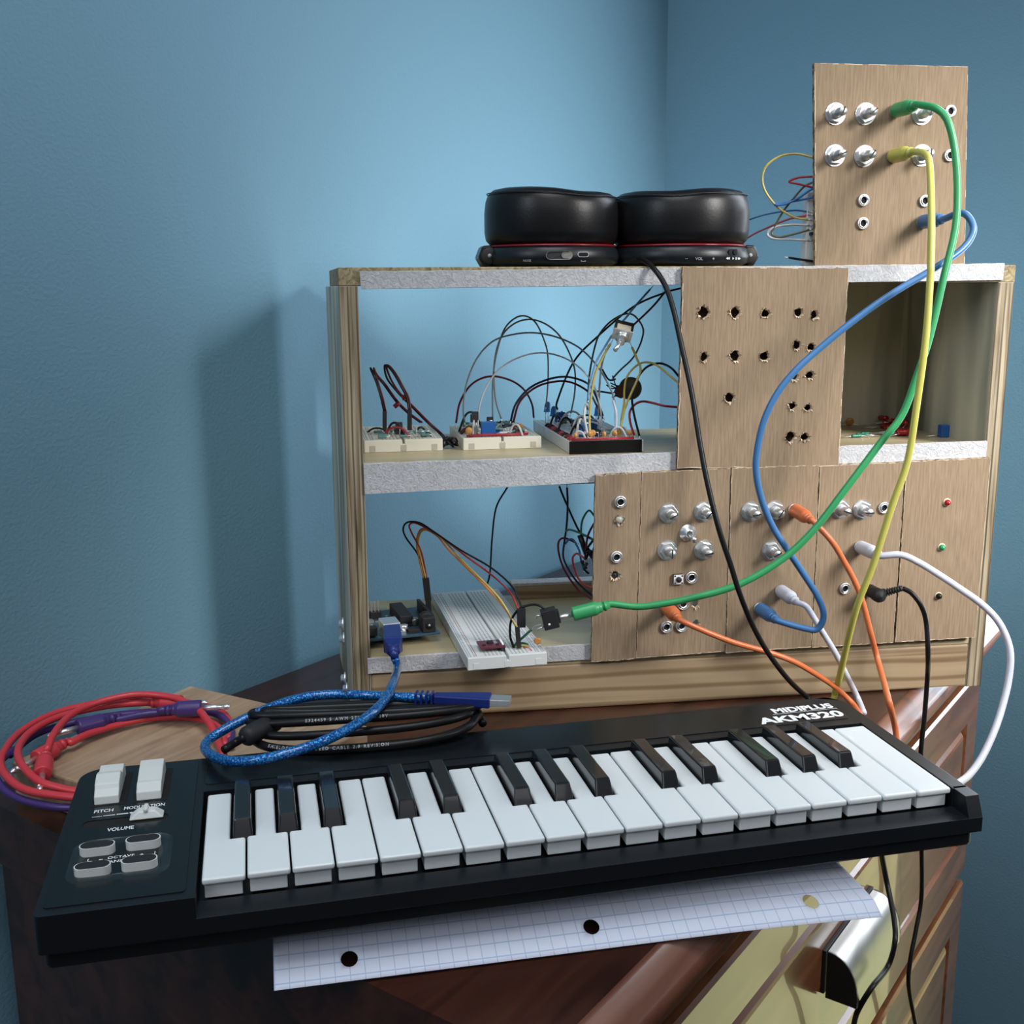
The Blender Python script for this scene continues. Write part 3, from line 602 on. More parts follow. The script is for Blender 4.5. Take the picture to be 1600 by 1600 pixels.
# wheels
for nm, x0, x1, prof in (('pitch_wheel', 11.5, 22.7, [(92.5, .6), (93.3, 4.5), (97, 6.6), (98.6, 8.8), (106, 10.6), (110, 9.8), (112, 8.0), (121, 8.4), (124.5, 6), (125.5, .6)]),
                         ('modulation_wheel', 30.6, 42, [(92.5, .6), (93.6, 4.6), (99, 7.2), (101, 7.0), (112, 8.8), (120, 9.4), (124, 7.4), (125.5, .6)])):
    b = MB(KF); b.prism(prof, x0, x1, 'x'); wl = b.build(nm, M_wgrey, kb, .5)
    b = MB(KF); b.prism(rr(x0 - 1.6, x1 + 3.2, 91, 127.5, (1,) * 4), .5, .62); b.build('wheel_slot', M_hole, wl)
b = MB(KF); b.hexa([(29, 71.8, .8), (44.5, 71.8, .8), (44.5, 79.5, .8), (29, 79.5, .8), (33, 73.6, 4.2), (40.5, 73.6, 4.2), (40.5, 78, 4.2), (33, 78, 4.2)]); b.box(35.6, 37.6, 72.6, 79, 3.6, 5.6)
b.build('volume_slider', M_wgrey, kb, .6)
for x, y in ((18.8, 45.5), (37.8, 46.5), (19.1, 27.6), (37.8, 28.2)):
    P = [(x + (4.2 if abs(t) < 90 or t > 270 else -4.2) + 3.2 * math.cos(math.radians(t)), y + 3.2 * math.sin(math.radians(t))) for t in list(range(-90, 91, 15))] + [(x - 4.2 + 3.2 * math.cos(math.radians(t)), y + 3.2 * math.sin(math.radians(t))) for t in range(90, 271, 15)]
    P = [(x + 4.2 + 3.2 * math.cos(math.radians(t)), y + 3.2 * math.sin(math.radians(t))) for t in range(-90, 91, 15)] + [(x - 4.2 + 3.2 * math.cos(math.radians(t)), y + 3.2 * math.sin(math.radians(t))) for t in range(90, 271, 15)]
    b = MB(KF); b.prism(P, .5, 4.4); bb = b.build('button', M_wgrey, kb)
    b = MB(KF); b.prism([(x + (p[0] - x) * .93, y + (p[1] - y) * .9) for p in P], 4.3, 4.55); b.build('button_face', M_matte, bb)
# keys
K0, KP = 63.2, 18.55; KB0, KBM, KB1 = 11.6, 45.2, 92
blk = {0: -1.6, 1: 0, 2: 1.6, 4: -1.3, 5: 1.3, 7: -1.6, 8: 0, 9: 1.6, 11: -1.3, 12: 1.3, 14: -1.6, 15: 0, 16: 1.6}
for i in range(19):
    x0 = K0 + KP * i + .35; x1 = K0 + KP * (i + 1) - .45
    def bc(k): return K0 + KP * (k + 1) + blk[k]
    xr = bc(i) - 5.6 if i in blk else x1; xl = bc(i - 1) + 5.6 if (i - 1) in blk else x0
    P = [(x0, KB0), (x1, KB0), (x1, KBM), (xr, KBM), (xr, KB1), (xl, KB1), (xl, KBM), (x0, KBM)]
    Q = [P[0], P[1]]
    Q += [P[2], P[3], P[4]] if xr != x1 else [(x1, KB1)]
    Q += [P[5], P[6], P[7]] if xl != x0 else [(x0, KB1)]
    dz = U(-.25, .25)
    b = MB(KF); b.prism(Q, -2.4 + dz, .6 + dz); wk = b.build('white_key', M_white, kb, 1.05, 3)
    b = MB(KF); b.box(x0 + .8, x1 - 1.4, KB0 + 2.0, KBM, -9.2 + dz, -2.0 + dz); b.build('key_skirt', M_white, wk, .4)
for k in blk:
    c = K0 + KP * (k + 1) + blk[k]; h = 7.2
    b = MB(KF); w0, w1 = 4.75, 3.7
    b.hexa([(c - w0, KBM + .8, -3), (c + w0, KBM + .8, -3), (c + w0, 96, -3), (c - w0, 96, -3), (c - w1, KBM + 5.6, h - .6), (c + w1, KBM + 5.6, h - .6), (c + w1, 96, h - 2.4), (c - w1, 96, h - 2.4)])
    b.build('black_key', M_bkey, kb, .8, 3)

# ------------------------------------------------------------------ squared paper under the keyboard
L0 = onz(428, 1548, -288)
dR = ray(1378, 1427); best = min((abs((dR * s_ - L0).length - 279), s_) for s_ in range(495, 640)); R0 = dR * best[1]
ux = (R0 - L0).normalized(); LT = onz(422, 1452, -277); wy = (LT - L0); wy -= ux * wy.dot(ux); wy.normalize()
NXp, NYp, ST = 112, 44, 2.5
holes3 = []
for px, py in ((546, 1501), (924, 1451), (1268, 1409)):
    q = ray(px, py); n_ = ux.cross(wy); P = q * (L0.dot(n_) / q.dot(n_)); holes3.append(((P - L0).dot(ux), (P - L0).dot(wy)))
def pz(x, y):
    z = 3.5 * math.sin(min(1, y / 60) * math.pi) * .5
    z -= 5.0 * max(0, (x - 180) / 99) ** 2 * max(0, 1 - y / 80) - 3.0 * max(0, (x - 180) / 99) ** 2
    return z
b = MB(W); idx = {}; vs = []; uv = []
def vert(x, y):
    cu_ = max(0, (x - 190) / 89) ** 2 * min(1.6, max(0, y - 8) / 40); p = L0 + ux * (x - 14 * cu_) + wy * y; p = p + V((0, 0, pz(x, y) - 3 * cu_)); p.z = min(p.z, -269.6); vs.append(p); uv.append((x / 6.35, (y - 2.2) / 6.35)); return len(vs) - 1
for j in range(NYp + 1):
    for i in range(NXp + 1): idx[i, j] = vert(min(i * ST, 279.4), j * ST)
fs = []; skip = set()
for hx, hy in holes3:
    ci = round(hx / ST); cj = round(hy / ST)
    ring = [(ci - 2 + k, cj - 2) for k in range(4)] + [(ci + 2, cj - 2 + k) for k in range(4)] + [(ci + 2 - k, cj + 2) for k in range(4)] + [(ci - 2, cj + 2 - k) for k in range(4)]
    for i in range(ci - 2, ci + 2):
        for j in range(cj - 2, cj + 2): skip.add((i, j))
    cv = []
    for k in range(16):
        t = math.radians(225 + 360 * k / 16); cv.append(vert(hx + 3.7 * math.cos(t), hy + 3.7 * math.sin(t)))
    for k in range(16): fs.append((idx[ring[k]], idx[ring[(k + 1) % 16]], cv[(k + 1) % 16], cv[k]))
for j in range(NYp):
    for i in range(NXp):
        if (i, j) not in skip: fs.append((idx[i, j], idx[i + 1, j], idx[i + 1, j + 1], idx[i, j + 1]))
b.add(vs, fs, True)
PFm = Fr(L0, ux.xy.to_3d(), None); b2 = b
o = b.build('graph_paper', M_paper)
o.matrix_world = W.mat()
me = o.data; ul = me.uv_layers.new(name='uv')
for lp in me.loops: ul.data[lp.index].uv = uv[lp.vertex_index]
sm = o.modifiers.new('t', 'SOLIDIFY'); sm.thickness = .00015
tag(o, 'white squared sheet with three punched holes sticking out from under the keyboard', 'paper')

# ------------------------------------------------------------------ maple board under the cable bundle
ZB = -267.5
A_ = onz(297, 1071, ZB); B_ = onz(18, 1190, ZB); dA = (onz(430, 1116, ZB) - A_).normalized()
BF = Fr(B_, (A_ - B_), None); bd = (A_ - B_).length
b = MB(BF); b.box(0, bd, -150, 0, ZT - ZB + .3, 0); o = b.build('wooden_board', M_maple, None, 1.2)
tag(o, 'pale maple board lying flat under the red cables and keyboard end', 'board')

# ------------------------------------------------------------------ red and purple cable bundle
def bz(px, py, h): return ('z', px, py, ZB + h)
cable('red patch cable with its plug pointing down nearest the keyboard corner', 'red', ('x', bz(66, 1213, 5), bz(71, 1184, 7)), None,
      [bz(75, 1168, 10), bz(84, 1147, 12), bz(107, 1120, 13), bz(140, 1102, 14), bz(187, 1089, 15), bz(225, 1085, 15), bz(270, 1090, 14), bz(305, 1105, 12), bz(327, 1130, 10), bz(338, 1153, 6), bz(350, 1180, 4)], 2.15, pl=(4.9, 19), group='red patch cables')
cable('red patch cable whose plug points left across the coil with its steel tip showing', 'red', ('x', bz(52, 1188, 5), bz(92, 1166, 6)), None,
      [bz(112, 1160, 6), bz(137, 1147, 6), bz(187, 1132, 5), bz(237, 1122, 4), bz(287, 1120, 4), bz(325, 1127, 4), bz(347, 1143, 4), bz(352, 1165, 4)], 2.15, pl=(4.9, 17), group='red patch cables')
cable('red patch cable forming the inner left ring and ending under the keyboard', 'red', None, ('x', bz(288, 1098, 10), bz(255, 1098, 9)),
      [bz(130, 1238, 3), bz(97, 1232, 4), bz(62, 1221, 6), bz(38, 1200, 8), bz(28, 1180, 9), bz(33, 1160, 9), bz(50, 1142, 9), bz(82, 1124, 9), bz(125, 1111, 9), bz(175, 1102, 9), bz(210, 1099, 9)], 2.15, pl=(4.9, 17), group='red patch cables')
cable('red patch cable making the outermost ring at the picture edge', 'red', None, None,
      [bz(140, 1248, 3), bz(88, 1243, 3), bz(40, 1234, 3), bz(12, 1215, 4), bz(1, 1192, 4), bz(9, 1170, 5), bz(28, 1147, 5), bz(62, 1125, 6), bz(100, 1110, 6), bz(150, 1099, 6), bz(205, 1093, 10), bz(262, 1094, 8), bz(305, 1100, 6), bz(345, 1112, 5), bz(360, 1132, 4), bz(358, 1155, 4)], 2.2, group='red patch cables')
cable('purple patch cable with a thick plug lying in the middle of the red coil', 'purple', ('x', bz(116, 1139, 9), bz(160, 1127, 9)), None,
      [bz(185, 1124, 8), bz(225, 1116, 8), bz(275, 1112, 7), bz(320, 1111, 6), bz(348, 1121, 5), bz(362, 1140, 4), bz(360, 1165, 4)], 2.15, pl=(5.1, 19))
cable('purple patch cable passing lowest round the left of the red coil', 'purple', ('x', bz(320, 1106, 12), bz(280, 1108, 12)), None,
      [bz(255, 1111, 8), bz(190, 1116, 4), bz(110, 1130, 3), bz(55, 1148, 3), bz(15, 1180, 2), bz(-14, 1208, 1), bz(-2, 1228, -3), bz(20, 1243, -5), bz(50, 1254, -6), bz(90, 1261, -6), bz(130, 1264, -5)][0:5] + [bz(20, 1172, 3), bz(-8, 1200, 2), bz(0, 1226, 0), bz(20, 1243, -2), bz(50, 1254, -3), bz(90, 1261, -3), bz(130, 1262, -3)], 2.15, pl=(5.1, 18))

# ------------------------------------------------------------------ black usb cable coil behind the keyboard
kc = (onz(372, 1150, -238) + onz(770, 1128, -238)) / 2
cx_ = (onz(770, 1128, -238) - onz(372, 1150, -238)); hl_ = cx_.length / 2; cx_.normalize(); cy_ = V((-cx_.y, cx_.x, 0))
th = Th('cable_coil', 'coiled black cable with white print lying behind the keyboard', 'cable', Fr(kc, cx_))
P = []; turns = 5
for i in range(turns * 40):
    t = 2 * math.pi * i / 40; k = i / 40
    a_ = hl_ - 3 - 4.2 * (k % 2.5) - (5 if i % 80 < 40 else 0) * .5; bb_ = 30 - 6.0 * k + 2 * math.sin(k * 2.1)
    ex = abs(math.cos(t)) ** .75 * (1 if math.cos(t) > 0 else -1); ey = abs(math.sin(t)) ** .9 * (1 if math.sin(t) > 0 else -1)
    P.append(kc + cx_ * (a_ * ex) + cy_ * ((1 + max(4, bb_) * ey) + 1.0 * k) + V((0, 0, -1.0 + (3.4 * min(k, 3.2)) * (1 if k < 9 else 0) + 1.5 * math.sin(t + k))))
b = MB(W); b.tube(P, 2.35, 12); b.build('cord', PL['black'], th)
ferr0 = onz(383, 1152, -232); ferr1 = onz(432, 1126, -232)
b = MB(W); b.lathe([(3, -1), (4.6, 0), (5.4, 1.5), (5.4, (ferr1 - ferr0).length - 1.5), (4.6, (ferr1 - ferr0).length), (3, (ferr1 - ferr0).length + 1)], ferr0, ferr1 - ferr0, 20); b.build('ferrite_core', M_matte, th)
b = MB(W); b.tube(catmull([onz(350, 1172, -236), onz(368, 1160, -235), ferr0], 5), 2.3, 10); b.tube(catmull([ferr1, onz(450, 1118, -231), onz(480, 1108, -231), onz(530, 1102, -231)], 5), 2.3, 10); b.build('cord_end', PL['black'], th)
def wrap_text(mb, body, path, r, size, s0, up):
    cu = bpy.data.curves.new('t', 'FONT'); cu.body = body; cu.size = size * MM; cu.resolution_u = 2; cu.offset = .06 * MM; cu.space_character = 1.35; cu.space_word = 1.5
    vs, fs = curve_mesh(cu); L = [0]
    for i in range(1, len(path)): L.append(L[-1] + (path[i] - path[i - 1]).length)
    out = []
    for v in vs:
        s_ = s0 + v.x
        i = max(0, min(len(L) - 2, next((k for k in range(len(L) - 1) if L[k + 1] > s_), len(L) - 2)))
        t = (s_ - L[i]) / max(1e-6, L[i + 1] - L[i]); p = lerp(path[i], path[i + 1], t); T_ = (path[i + 1] - path[i]).normalized()
        n_ = (up - T_ * up.dot(T_)).normalized(); bt_ = n_.cross(T_)
        a_ = (v.y - size * .35) / r
        out.append(p + n_ * (math.cos(a_) * (r + .08)) + bt_ * (math.sin(a_) * (r + .08)))
    mb.add(out, fs)
tocam = V((0, -.75, .66))
b = MB(W); seg = P[22:40]; wrap_text(b, 'SHIELDED HIGH SPEED CABLE 2.0 REVISION', seg, 2.35, 2.4, 12, tocam)
seg = P[102:120]; wrap_text(b, 'E324459 5 AWM 2725 80C 30V', seg, 2.35, 2.4, 30, tocam); b.build('cable_print', M_inkgrey, th)

# blue usb cable
ub = [(617, 1028, 34), (621, 1042, 36), ('z', 614, 1068, -222), ('z', 596, 1100, -222), ('z', 561, 1129, -224), ('z', 512, 1155, -226), ('z', 460, 1174, -228), ('z', 400, 1188, -231), ('z', 351, 1188, -234), ('z', 322, 1173, -236), ('z', 327, 1156, -236), ('z', 362, 1134, -232), ('z', 407, 1112, -228), ('z', 460, 1093, -226), ('z', 512, 1085.5, -226), ('z', 568, 1086, -226), ('z', 625, 1089, -225), ('z', 672, 1090, -225)]
th, P = cable('shiny blue braided usb cable looping from the blue circuit board to the keyboard back', 'usb', None, None, ub, 2.7, 'usb_cable', 'cable')
s0, s1 = onz(678, 1091, -225), onz(758, 1094, -225); ax = (s1 - s0).normalized(); FP = Fr(s0, ax, None)
b = MB(FP); b.hexa([(0, -3, -2.8), (32, -5.6, -3.1), (32, 5.6, -3.1), (0, 3, -2.8), (0, -3, 2.8), (32, -5.6, 3.1), (32, 5.6, 3.1), (0, 3, 2.8)]); pg = b.build('plug', PL['usbplug'], th, 1)
b = MB(FP); b.box(31, 43, -4.4, 4.4, -1.9, 1.9); b.build('plug_shell', M_steel, pg, .3)
b = MB(FP)
for i in range(4): b.box(-1.5 - 3 * i, -.2 - 3 * i, -3.4, 3.4, -3.4, 3.4)
b.build('strain_relief', PL['usbplug'], pg, .4)

# ------------------------------------------------------------------ headphones on the rack
hz = CF.o.z
hc = Th('headphones', 'black over-ear headphones lying cushions up on the rack top', 'headphones', Fr(F(960, 419, -40), CF.X))
def cup(pxc, pyb, rx, tilt, slope):
    P = F(pxc, pyb, 0); l = CF.inv(P); fr = Fr(CF.w((l.x, 41, 0.6)), CF.X)
    k = (F(pxc + 100, pyb) - F(pxc, pyb)).length / 100 * 1.055; rx *= k
    b = MB(fr); b.lathe([(rx * .90, 0), (rx * .985, 2), (rx * 1.0, 6), (rx * .97, 11), (rx * .93, 12.5)], (0, 0, 0), (0, 0, 1), 48, True, 1, .92); o = b.build('ear_cup', M_black, hc)
    b = MB(fr); b.lathe([(rx * .92, 12.3), (rx * .95, 12.7), (rx * .95, 13.3), (rx * .92, 14)], (0, 0, 0), (0, 0, 1), 48, True, 1, .92); b.build('red_ring', M_red, o)
    b = MB(fr); h = 36
    prof = [(rx * .90, 14), (rx * .965, 17), (rx * .985, 22), (rx * .985, 34), (rx * .965, 41), (rx * .93, 45.5), (rx * .86, 48.2), (rx * .74, 49.5), (rx * .62, 48), (rx * .56, 44), (rx * .54, 30), (rx * .54, 16), (0, 16)]
    b.lathe(prof, (0, 0, 0), (0, 0, 1), 64, True, 1, .92)
    nv = []
    for v in b.v:
        s_ = max(0, (v.z - 16) / 33); z = v.z - s_ * (slope * (v.x / rx) ) - s_ * 1.6 * math.exp(-((v.x - tilt * rx * .5) / (rx * .35)) ** 2)
        nv.append(V((v.x, v.y, z)))
    b.v = nv; b.build('ear_cushion', M_leather, hc)
    # stitched seam
    b = MB(fr); S = []
    for i in range(49):
        t = 2 * math.pi * i / 48; S.append(V((rx * .945 * math.cos(t), rx * .92 * .945 * math.sin(t), 45.8 - .9 * slope * math.cos(t) - 1.4 * math.exp(-((rx * math.cos(t) - tilt * rx * .5) / (rx * .35)) ** 2))))
    b.tube(S, .35, 6); b.build('cushion_seam', M_matte, hc)
    return fr, rx
f1, r1 = cup(879, 421, 104, .6, 1.6); f2, r2 = cup(1088, 419, 104, -.6, -.6)
for fr_, rr_, sg_ in ((f1, r1, -1), (f2, r2, 1)):
    b = MB(fr_); X_ = sg_ * rr_ * .93
    b.prism([(X_, -.2), (X_ + sg_ * 5, -.2), (X_ + sg_ * 8.5, 6), (X_ + sg_ * 5.5, 13.5), (X_ - sg_ * 1, 14), (X_ - sg_ * 4, 9)][::sg_], -13, 10, 'y'); hg = b.build('hinge', M_black, hc, 1.6, 3)
    b = MB(fr_); b.lathe([(5.6, 0), (5.6, 2), (4.6, 2.8), (0, 2.9)], (X_ + sg_ * 1.2, -12.6, 7), (0, -1, 0), 24); b.build('hinge_cap', M_matte, hg)
    b = MB(fr_); b.lathe([(1.3, 2.8), (1.3, 3.2), (0, 3.3)], (X_ + sg_ * 1.2, -12.6, 7), (0, -1, 0), 12); b.build('hinge_pin', M_inkgrey, hg)
# headband lying behind the cups
b = MB(CF); a = CF.inv(f1.o); c = CF.inv(f2.o)
b.tube(catmull([V((a.x - 30, 62, 8)), V((a.x - 24, 95, 8)), V(((a.x + c.x) / 2 - 30, 118, 7)), V(((a.x + c.x) / 2 + 30, 118, 7)), V((c.x + 24, 95, 8)), V((c.x + 30, 62, 8))], 8), 5, 12); b.build('headband', M_black, hc)
# markings on the rims facing the room
def rim(fr, rx, ang, z, r_extra=.15):    # point and tangent on the cup rim
    t = math.radians(ang); return V((rx * math.cos(t), rx * .92 * math.sin(t), z)), V((-math.sin(t), .92 * math.cos(t), 0)).normalized()
def rimtext(fr, rx, body, ang, z, size, parent, mt, bold=.0):
    b = MB(fr); cu = bpy.data.curves.new('t', 'FONT'); cu.body = body; cu.size = size * MM; cu.align_x = 'CENTER'; cu.resolution_u = 2; cu.offset = bold * MM
    vs, fs = curve_mesh(cu); out = []
    for v in vs:
        a_ = ang + math.degrees(v.x / rx); p, t = rim(fr, rx + .25, a_, z + v.y); out.append(p)
    b.add(out, fs); b.build('marking', mt, parent)
b = MB(f1)
def pill(fr, rx, ang, z, w_, h_, nm, mt, lift=.6):
    b = MB(fr); P_ = rr(-w_, w_, -h_, h_, (h_ * .98,) * 4); n = len(P_); o_ = []
    for lv in (-.5, lift):
        for q in P_:
            a_ = ang + math.degrees(q[0] / rx); p, t = rim(fr, rx + lv, a_, z + q[1]); o_.append(p)
    b.add(o_, [tuple(range(n)), tuple(range(2 * n - 1, n - 1, -1))] + [(i, n + i, n + (i + 1) % n, (i + 1) % n) for i in range(n)]); return b.build(nm, mt, hc)
pill(f1, r1, -93, 6.5, 8.5, 2.8, 'slide_switch', M_brush, .8); pill(f1, r1, -93, 6.5, 7.9, 2.3, 'switch_recess', M_matte, 1.0)
pill(f1, r1, -92 + 5, 6.5, 3.6, 2.0, 'switch_slider', M_brush, 1.3)
pill(f1, r1, -73, 7, 4, 1.7, 'charging_port', M_inkgrey, .4); pill(f1, r1, -73, 7, 3.4, 1.2, 'port_opening', M_hole, .6)
rimtext(f1, r1, 'NOISE', -119, 2.6, 2.0, hc, M_inkgrey)
rimtext(f1, r1, '•–•', -73, 1.8, 3.2, hc, M_inkgrey)
rimtext(f2, r2, '–', -99, 3.2, 3.4, hc, M_inkgrey); rimtext(f2, r2, 'VOL', -89, 3.2, 2.6, hc, M_inkgrey); rimtext(f2, r2, '+', -77, 2.8, 3.6, hc, M_inkgrey)
pill(f2, r2, -57, 8.4, 4.4, 1.9, 'playback_slider', M_hole, .3); pill(f2, r2, -56, 8.4, 1.8, 1.5, 'slider_knob', M_black, 1.2)
b = MB(f2)
for k, (a0, dirs) in enumerate(((-63, (-1, -1)), (-56, (1, 0)), (-49, (1, 1)))):
    for j, s_ in enumerate(dirs):
        if s_ == 0:
            q = [(-.1, -.8), (.4, -.8), (.4, .8), (-.1, .8)]; q2 = [(.8, -.8), (1.3, -.8), (1.3, .8), (.8, .8)]; polys = [[(x + 1, y) for x, y in q], [(x + 1, y) for x, y in q2]]
        else: polys = [[(-.75 * s_, -.9), (-.75 * s_, .9), (.85 * s_, 0)]]
        for pl_ in polys:
            o_ = [rim(f2, r2 + .3, a0 + math.degrees((x + (j - .5) * 1.6) / r2), 4.3 + y)[0] for x, y in pl_]; b.add(o_, [tuple(range(len(o_)))])
b.build('marking', M_ink, hc)

# ------------------------------------------------------------------ breadboards and circuits
def board_frame(l, r_, z):
    a = onz(l[0], l[1], z); c = onz(r_[0], r_[1], z); return Fr(a, c - a), (c - a).length
def breadboard(label, fr, wd_, ln, mt, h=8.5, open_top=True, tape=False, group='solderless breadboards'):
    th = Th('breadboard', label, 'breadboard', fr, group)
    b = MB(fr); g = .8
    b.box(0, wd_ / 2 - g, 0, ln, 0, h); b.box(wd_ / 2 + g, wd_, 0, ln, 0, h); b.box(wd_ / 2 - g, wd_ / 2 + g, 0, ln, 0, h - 3)
    b.build('body', mt, th, .5)
    b = MB(fr)
    for x in (wd_ * .07, wd_ * .5 - 2, wd_ * .93 - 4): b.box(x, x + 4, -.25, .3, .8, 4.8)
    b.build('dovetail', mat('abs_shadow', (.42, .40, .33), .6) if tape is False else mt, th)
    # rows of contact holes
    b = MB(fr); xs = [wd_ * .5 + s_ * (3.8 + 2.54 * k) for s_ in (-1, 1) for k in range(5)] + [2.6, 5.1, wd_ - 2.6, wd_ - 5.1]
    n = int((ln - 6) / 2.54)
    for x in xs:
        for k in range(n):
            y = 3.5 + 2.54 * k; b.add([(x - .5, y - .5, h + .03), (x + .5, y - .5, h + .03), (x + .5, y + .5, h + .03), (x - .5, y + .5, h + .03)], [(0, 1, 2, 3)])
    o = b.build('contact_holes', mat('contact_hole', (.08, .08, .08), .8), th); o['kind'] = 'stuff'
    for x, c in ((1.2, 'jblue'), (6.6, 'jred'), (wd_ - 6.6, 'jblue'), (wd_ - 1.2, 'jred')):
        b = MB(fr); b.add([(x - .2, 3, h + .05), (x + .2, 3, h + .05), (x + .2, ln - 3, h + .05), (x - .2, ln - 3, h + .05)], [(0, 1, 2, 3)]); b.build('rail_line', PL[c], th)
    return th, h
def wire(th, name, pts, r, color, loc=None, n=5, world=False):
    P = catmull([V(p) if loc else pt(p) for p in pts], n); b = MB(loc if loc else W); b.tube(P, r, 8); return b.build(name, PL[color], th)
def jumper(label, pts, color, r=.62, housing=None, group='jumper wires'):
    P0 = pt(pts[0]); th = Th('jumper_wire', label, 'wire', Fr(P0, CF.X), group)
    P = catmull([pt(p) for p in pts], 6); b = MB(W); b.tube(P, r, 8); b.build('insulation', PL[color], th)
    for q, nx in ((P[0], P[1]), (P[-1], P[-2])):
        b = MB(W); d_ = (q - nx).normalized(); b.cyl(q, q + d_ * 3, .3, 6); b.build('pin', M_steel, th)
    return th
def ic(th, fr, x, y, z, w_, l, h=3):
    b = MB(fr); b.box(x - w_ / 2, x + w_ / 2, y - l / 2, y + l / 2, z + .6, z + .6 + h); o = b.build('chip', M_matte, th, .3)
    b = MB(fr); k = int(l / 2.54)
    for i in range(k):
        yy = y - l / 2 + 1.27 + i * 2.54
        for s_ in (-1, 1): b.box(x + s_ * w_ / 2 - .3, x + s_ * w_ / 2 + .3, yy - .3, yy + .3, z, z + 2)
    b.build('chip_legs', M_steel, o)
def resistor(th, fr, x, y, z, ang, c='resist', up=1.6, L_=6):
    d_ = V((math.cos(ang), math.sin(ang), 0)); p = V((x, y, z + up)); b = MB(fr)
    b.lathe([(.7, -L_ / 2), (1.15, -L_ / 2 + .6), (.95, -L_ / 2 + 1.6), (.95, L_ / 2 - 1.6), (1.15, L_ / 2 - .6), (.7, L_ / 2)], p, d_, 10); o = b.build('resistor', PL[c], th)
    b = MB(fr); b.tube([p - d_ * (L_ / 2 + 2) - V((0, 0, up)), p - d_ * (L_ / 2 + 1.6), p + d_ * (L_ / 2 + 1.6), p + d_ * (L_ / 2 + 2) - V((0, 0, up))], .25, 6); b.build('lead', M_steel, o)
def disc_cap(th, fr, x, y, z, ang, c='capor', r=2.4, h=4):
    d_ = V((math.cos(ang), math.sin(ang), 0)); b = MB(fr); b.lathe([(r * .5, -1.1), (r * .9, -.8), (r, 0), (r * .9, .8), (r * .5, 1.1)], (x, y, z + h), d_, 14); o = b.build('capacitor', PL[c], th)
    e = V((-d_.y, d_.x, 0)); b = MB(fr)
    for s_ in (-1, 1): b.tube([V((x, y, z + h - r * .7)) + e * s_ * .8, V((x, y, z)) + e * s_ * 1.3], .25, 6)
    b.build('lead', M_steel, o)
def trimmer(th, fr, x, y, z, s_=9.5, h=10):
    b = MB(fr); b.box(x - s_ / 2, x + s_ / 2, y - s_ / 4, y + s_ / 4, z + .3, z + h); o = b.build('trimmer', PL['trim'], th, .4)
    b = MB(fr); b.cyl((x + 2, y, z + h), (x + 2, y, z + h + .9), 1.2, 10); b.build('trimmer_screw', M_steel, o)
def arch(th, fr, a, c, z, h, color, r=.65):
    a = V((a[0], a[1], z)); c = V((c[0], c[1], z)); m_ = (a + c) / 2 + V((0, 0, h)); wire(th, 'wire', [a, lerp(a, m_, .5) + V((0, 0, h * .28)), m_, lerp(c, m_, .5) + V((0, 0, h * .28)), c], r, color, fr, 4)

# upper left board
fA, wA = board_frame((570.5, 708), (692, 704), Z2); fA = Fr(fA.w((54 * 0 + wA - 54.5, 0, 0)), fA.X)
A, h = breadboard('small cream breadboard behind the rack left post with looped black leads', fA, 54.5, 80, M_beige)
arch(A, fA, (14, 16), (33, 12), h, 7, 'jred', .8); arch(A, fA, (17, 26), (30, 24), h, 9, 'jblack', .8); arch(A, fA, (5, 45), (19, 44), h, 3, 'jblack', .7)
for x, y, an in ((13, 6, 0), (28, 7, .1), (33, 20, 1.5), (44, 30, .2), (24, 38, 0), (12, 34, .1)): resistor(A, fA, x, y, h, an)
ic(A, fA, 27, 30, h, 7, 9); arch(A, fA, (43, 12), (48, 13), h, 2.4, 'jblack', .9); arch(A, fA, (40, 40), (47, 42), h, 3, 'jblack', .9)
b = MB(fA); b.box(24, 29, 24, 28, h + 4, h + 9); b.build('chip', M_matte, A, .4)
for x, y, hh in ((26, 18, 6), (21, 17, 5), (37, 9, 7)): b = MB(fA); b.tube([(x, y, h), (x + .6, y, h + hh)], .3, 6); b.build('lead', M_steel, A)
# dupont housings and looped leads
def housing(th, px, py0, py1, off, w_=2.6, nm='connector_housing', color=None):
    a = F(px[0], py0, off); c = F(px[1], py1, off); fr = Fr(a, CF.X, CF.Y); b = MB(W); d_ = (c - a); x = CF.X * w_ / 2 if not isinstance(w_, tuple) else CF.X * w_[0] / 2; y = CF.Y * 1.3
    b.hexa([a - x - y, a + x - y, a + x + y, a - x + y, c - x - y, c + x - y, c + x + y, c - x + y]); b.build(nm, color or M_matte, th, .2)
oA = -(CF.inv(fA.w((30, 25, 0))).y)
lead = Th('jumper_lead', 'pair of dark leads looping tall behind the left post of the rack', 'wire', Fr(F(601, 670, oA), CF.X), 'looped leads')
housing(lead, (601, 601), 642, 672, oA, 3.0)
for dx in (-1.2, 1.5): wire(lead, 'wire', [(601 + dx, 642, oA), (596 + dx, 620, oA), (589 + dx, 597, oA - 2), (581 + dx * 2, 575, oA - 5), (588 + dx, 586, oA - 8), (601 + dx, 601, oA - 8), (619 + dx, 626, oA - 10), (638 + dx, 645, oA - 14), (658 + dx, 660, oA - 20)], .7, 'jmaroon' if dx > 0 else 'jblack')
b = MB(W); b.tube([F(616, 636, oA - 8), F(624, 629, oA - 8)], lambda t: 1.7, 8); b.build('red_sleeve', PL['jred'], lead)
lead2 = Th('jumper_lead', 'pair of dark leads with a red sleeve looping over to a tangle between two breadboards', 'wire', Fr(F(640, 670, oA), CF.X), 'looped leads')
housing(lead2, (640, 640), 640, 672, oA + 2, 3.2)
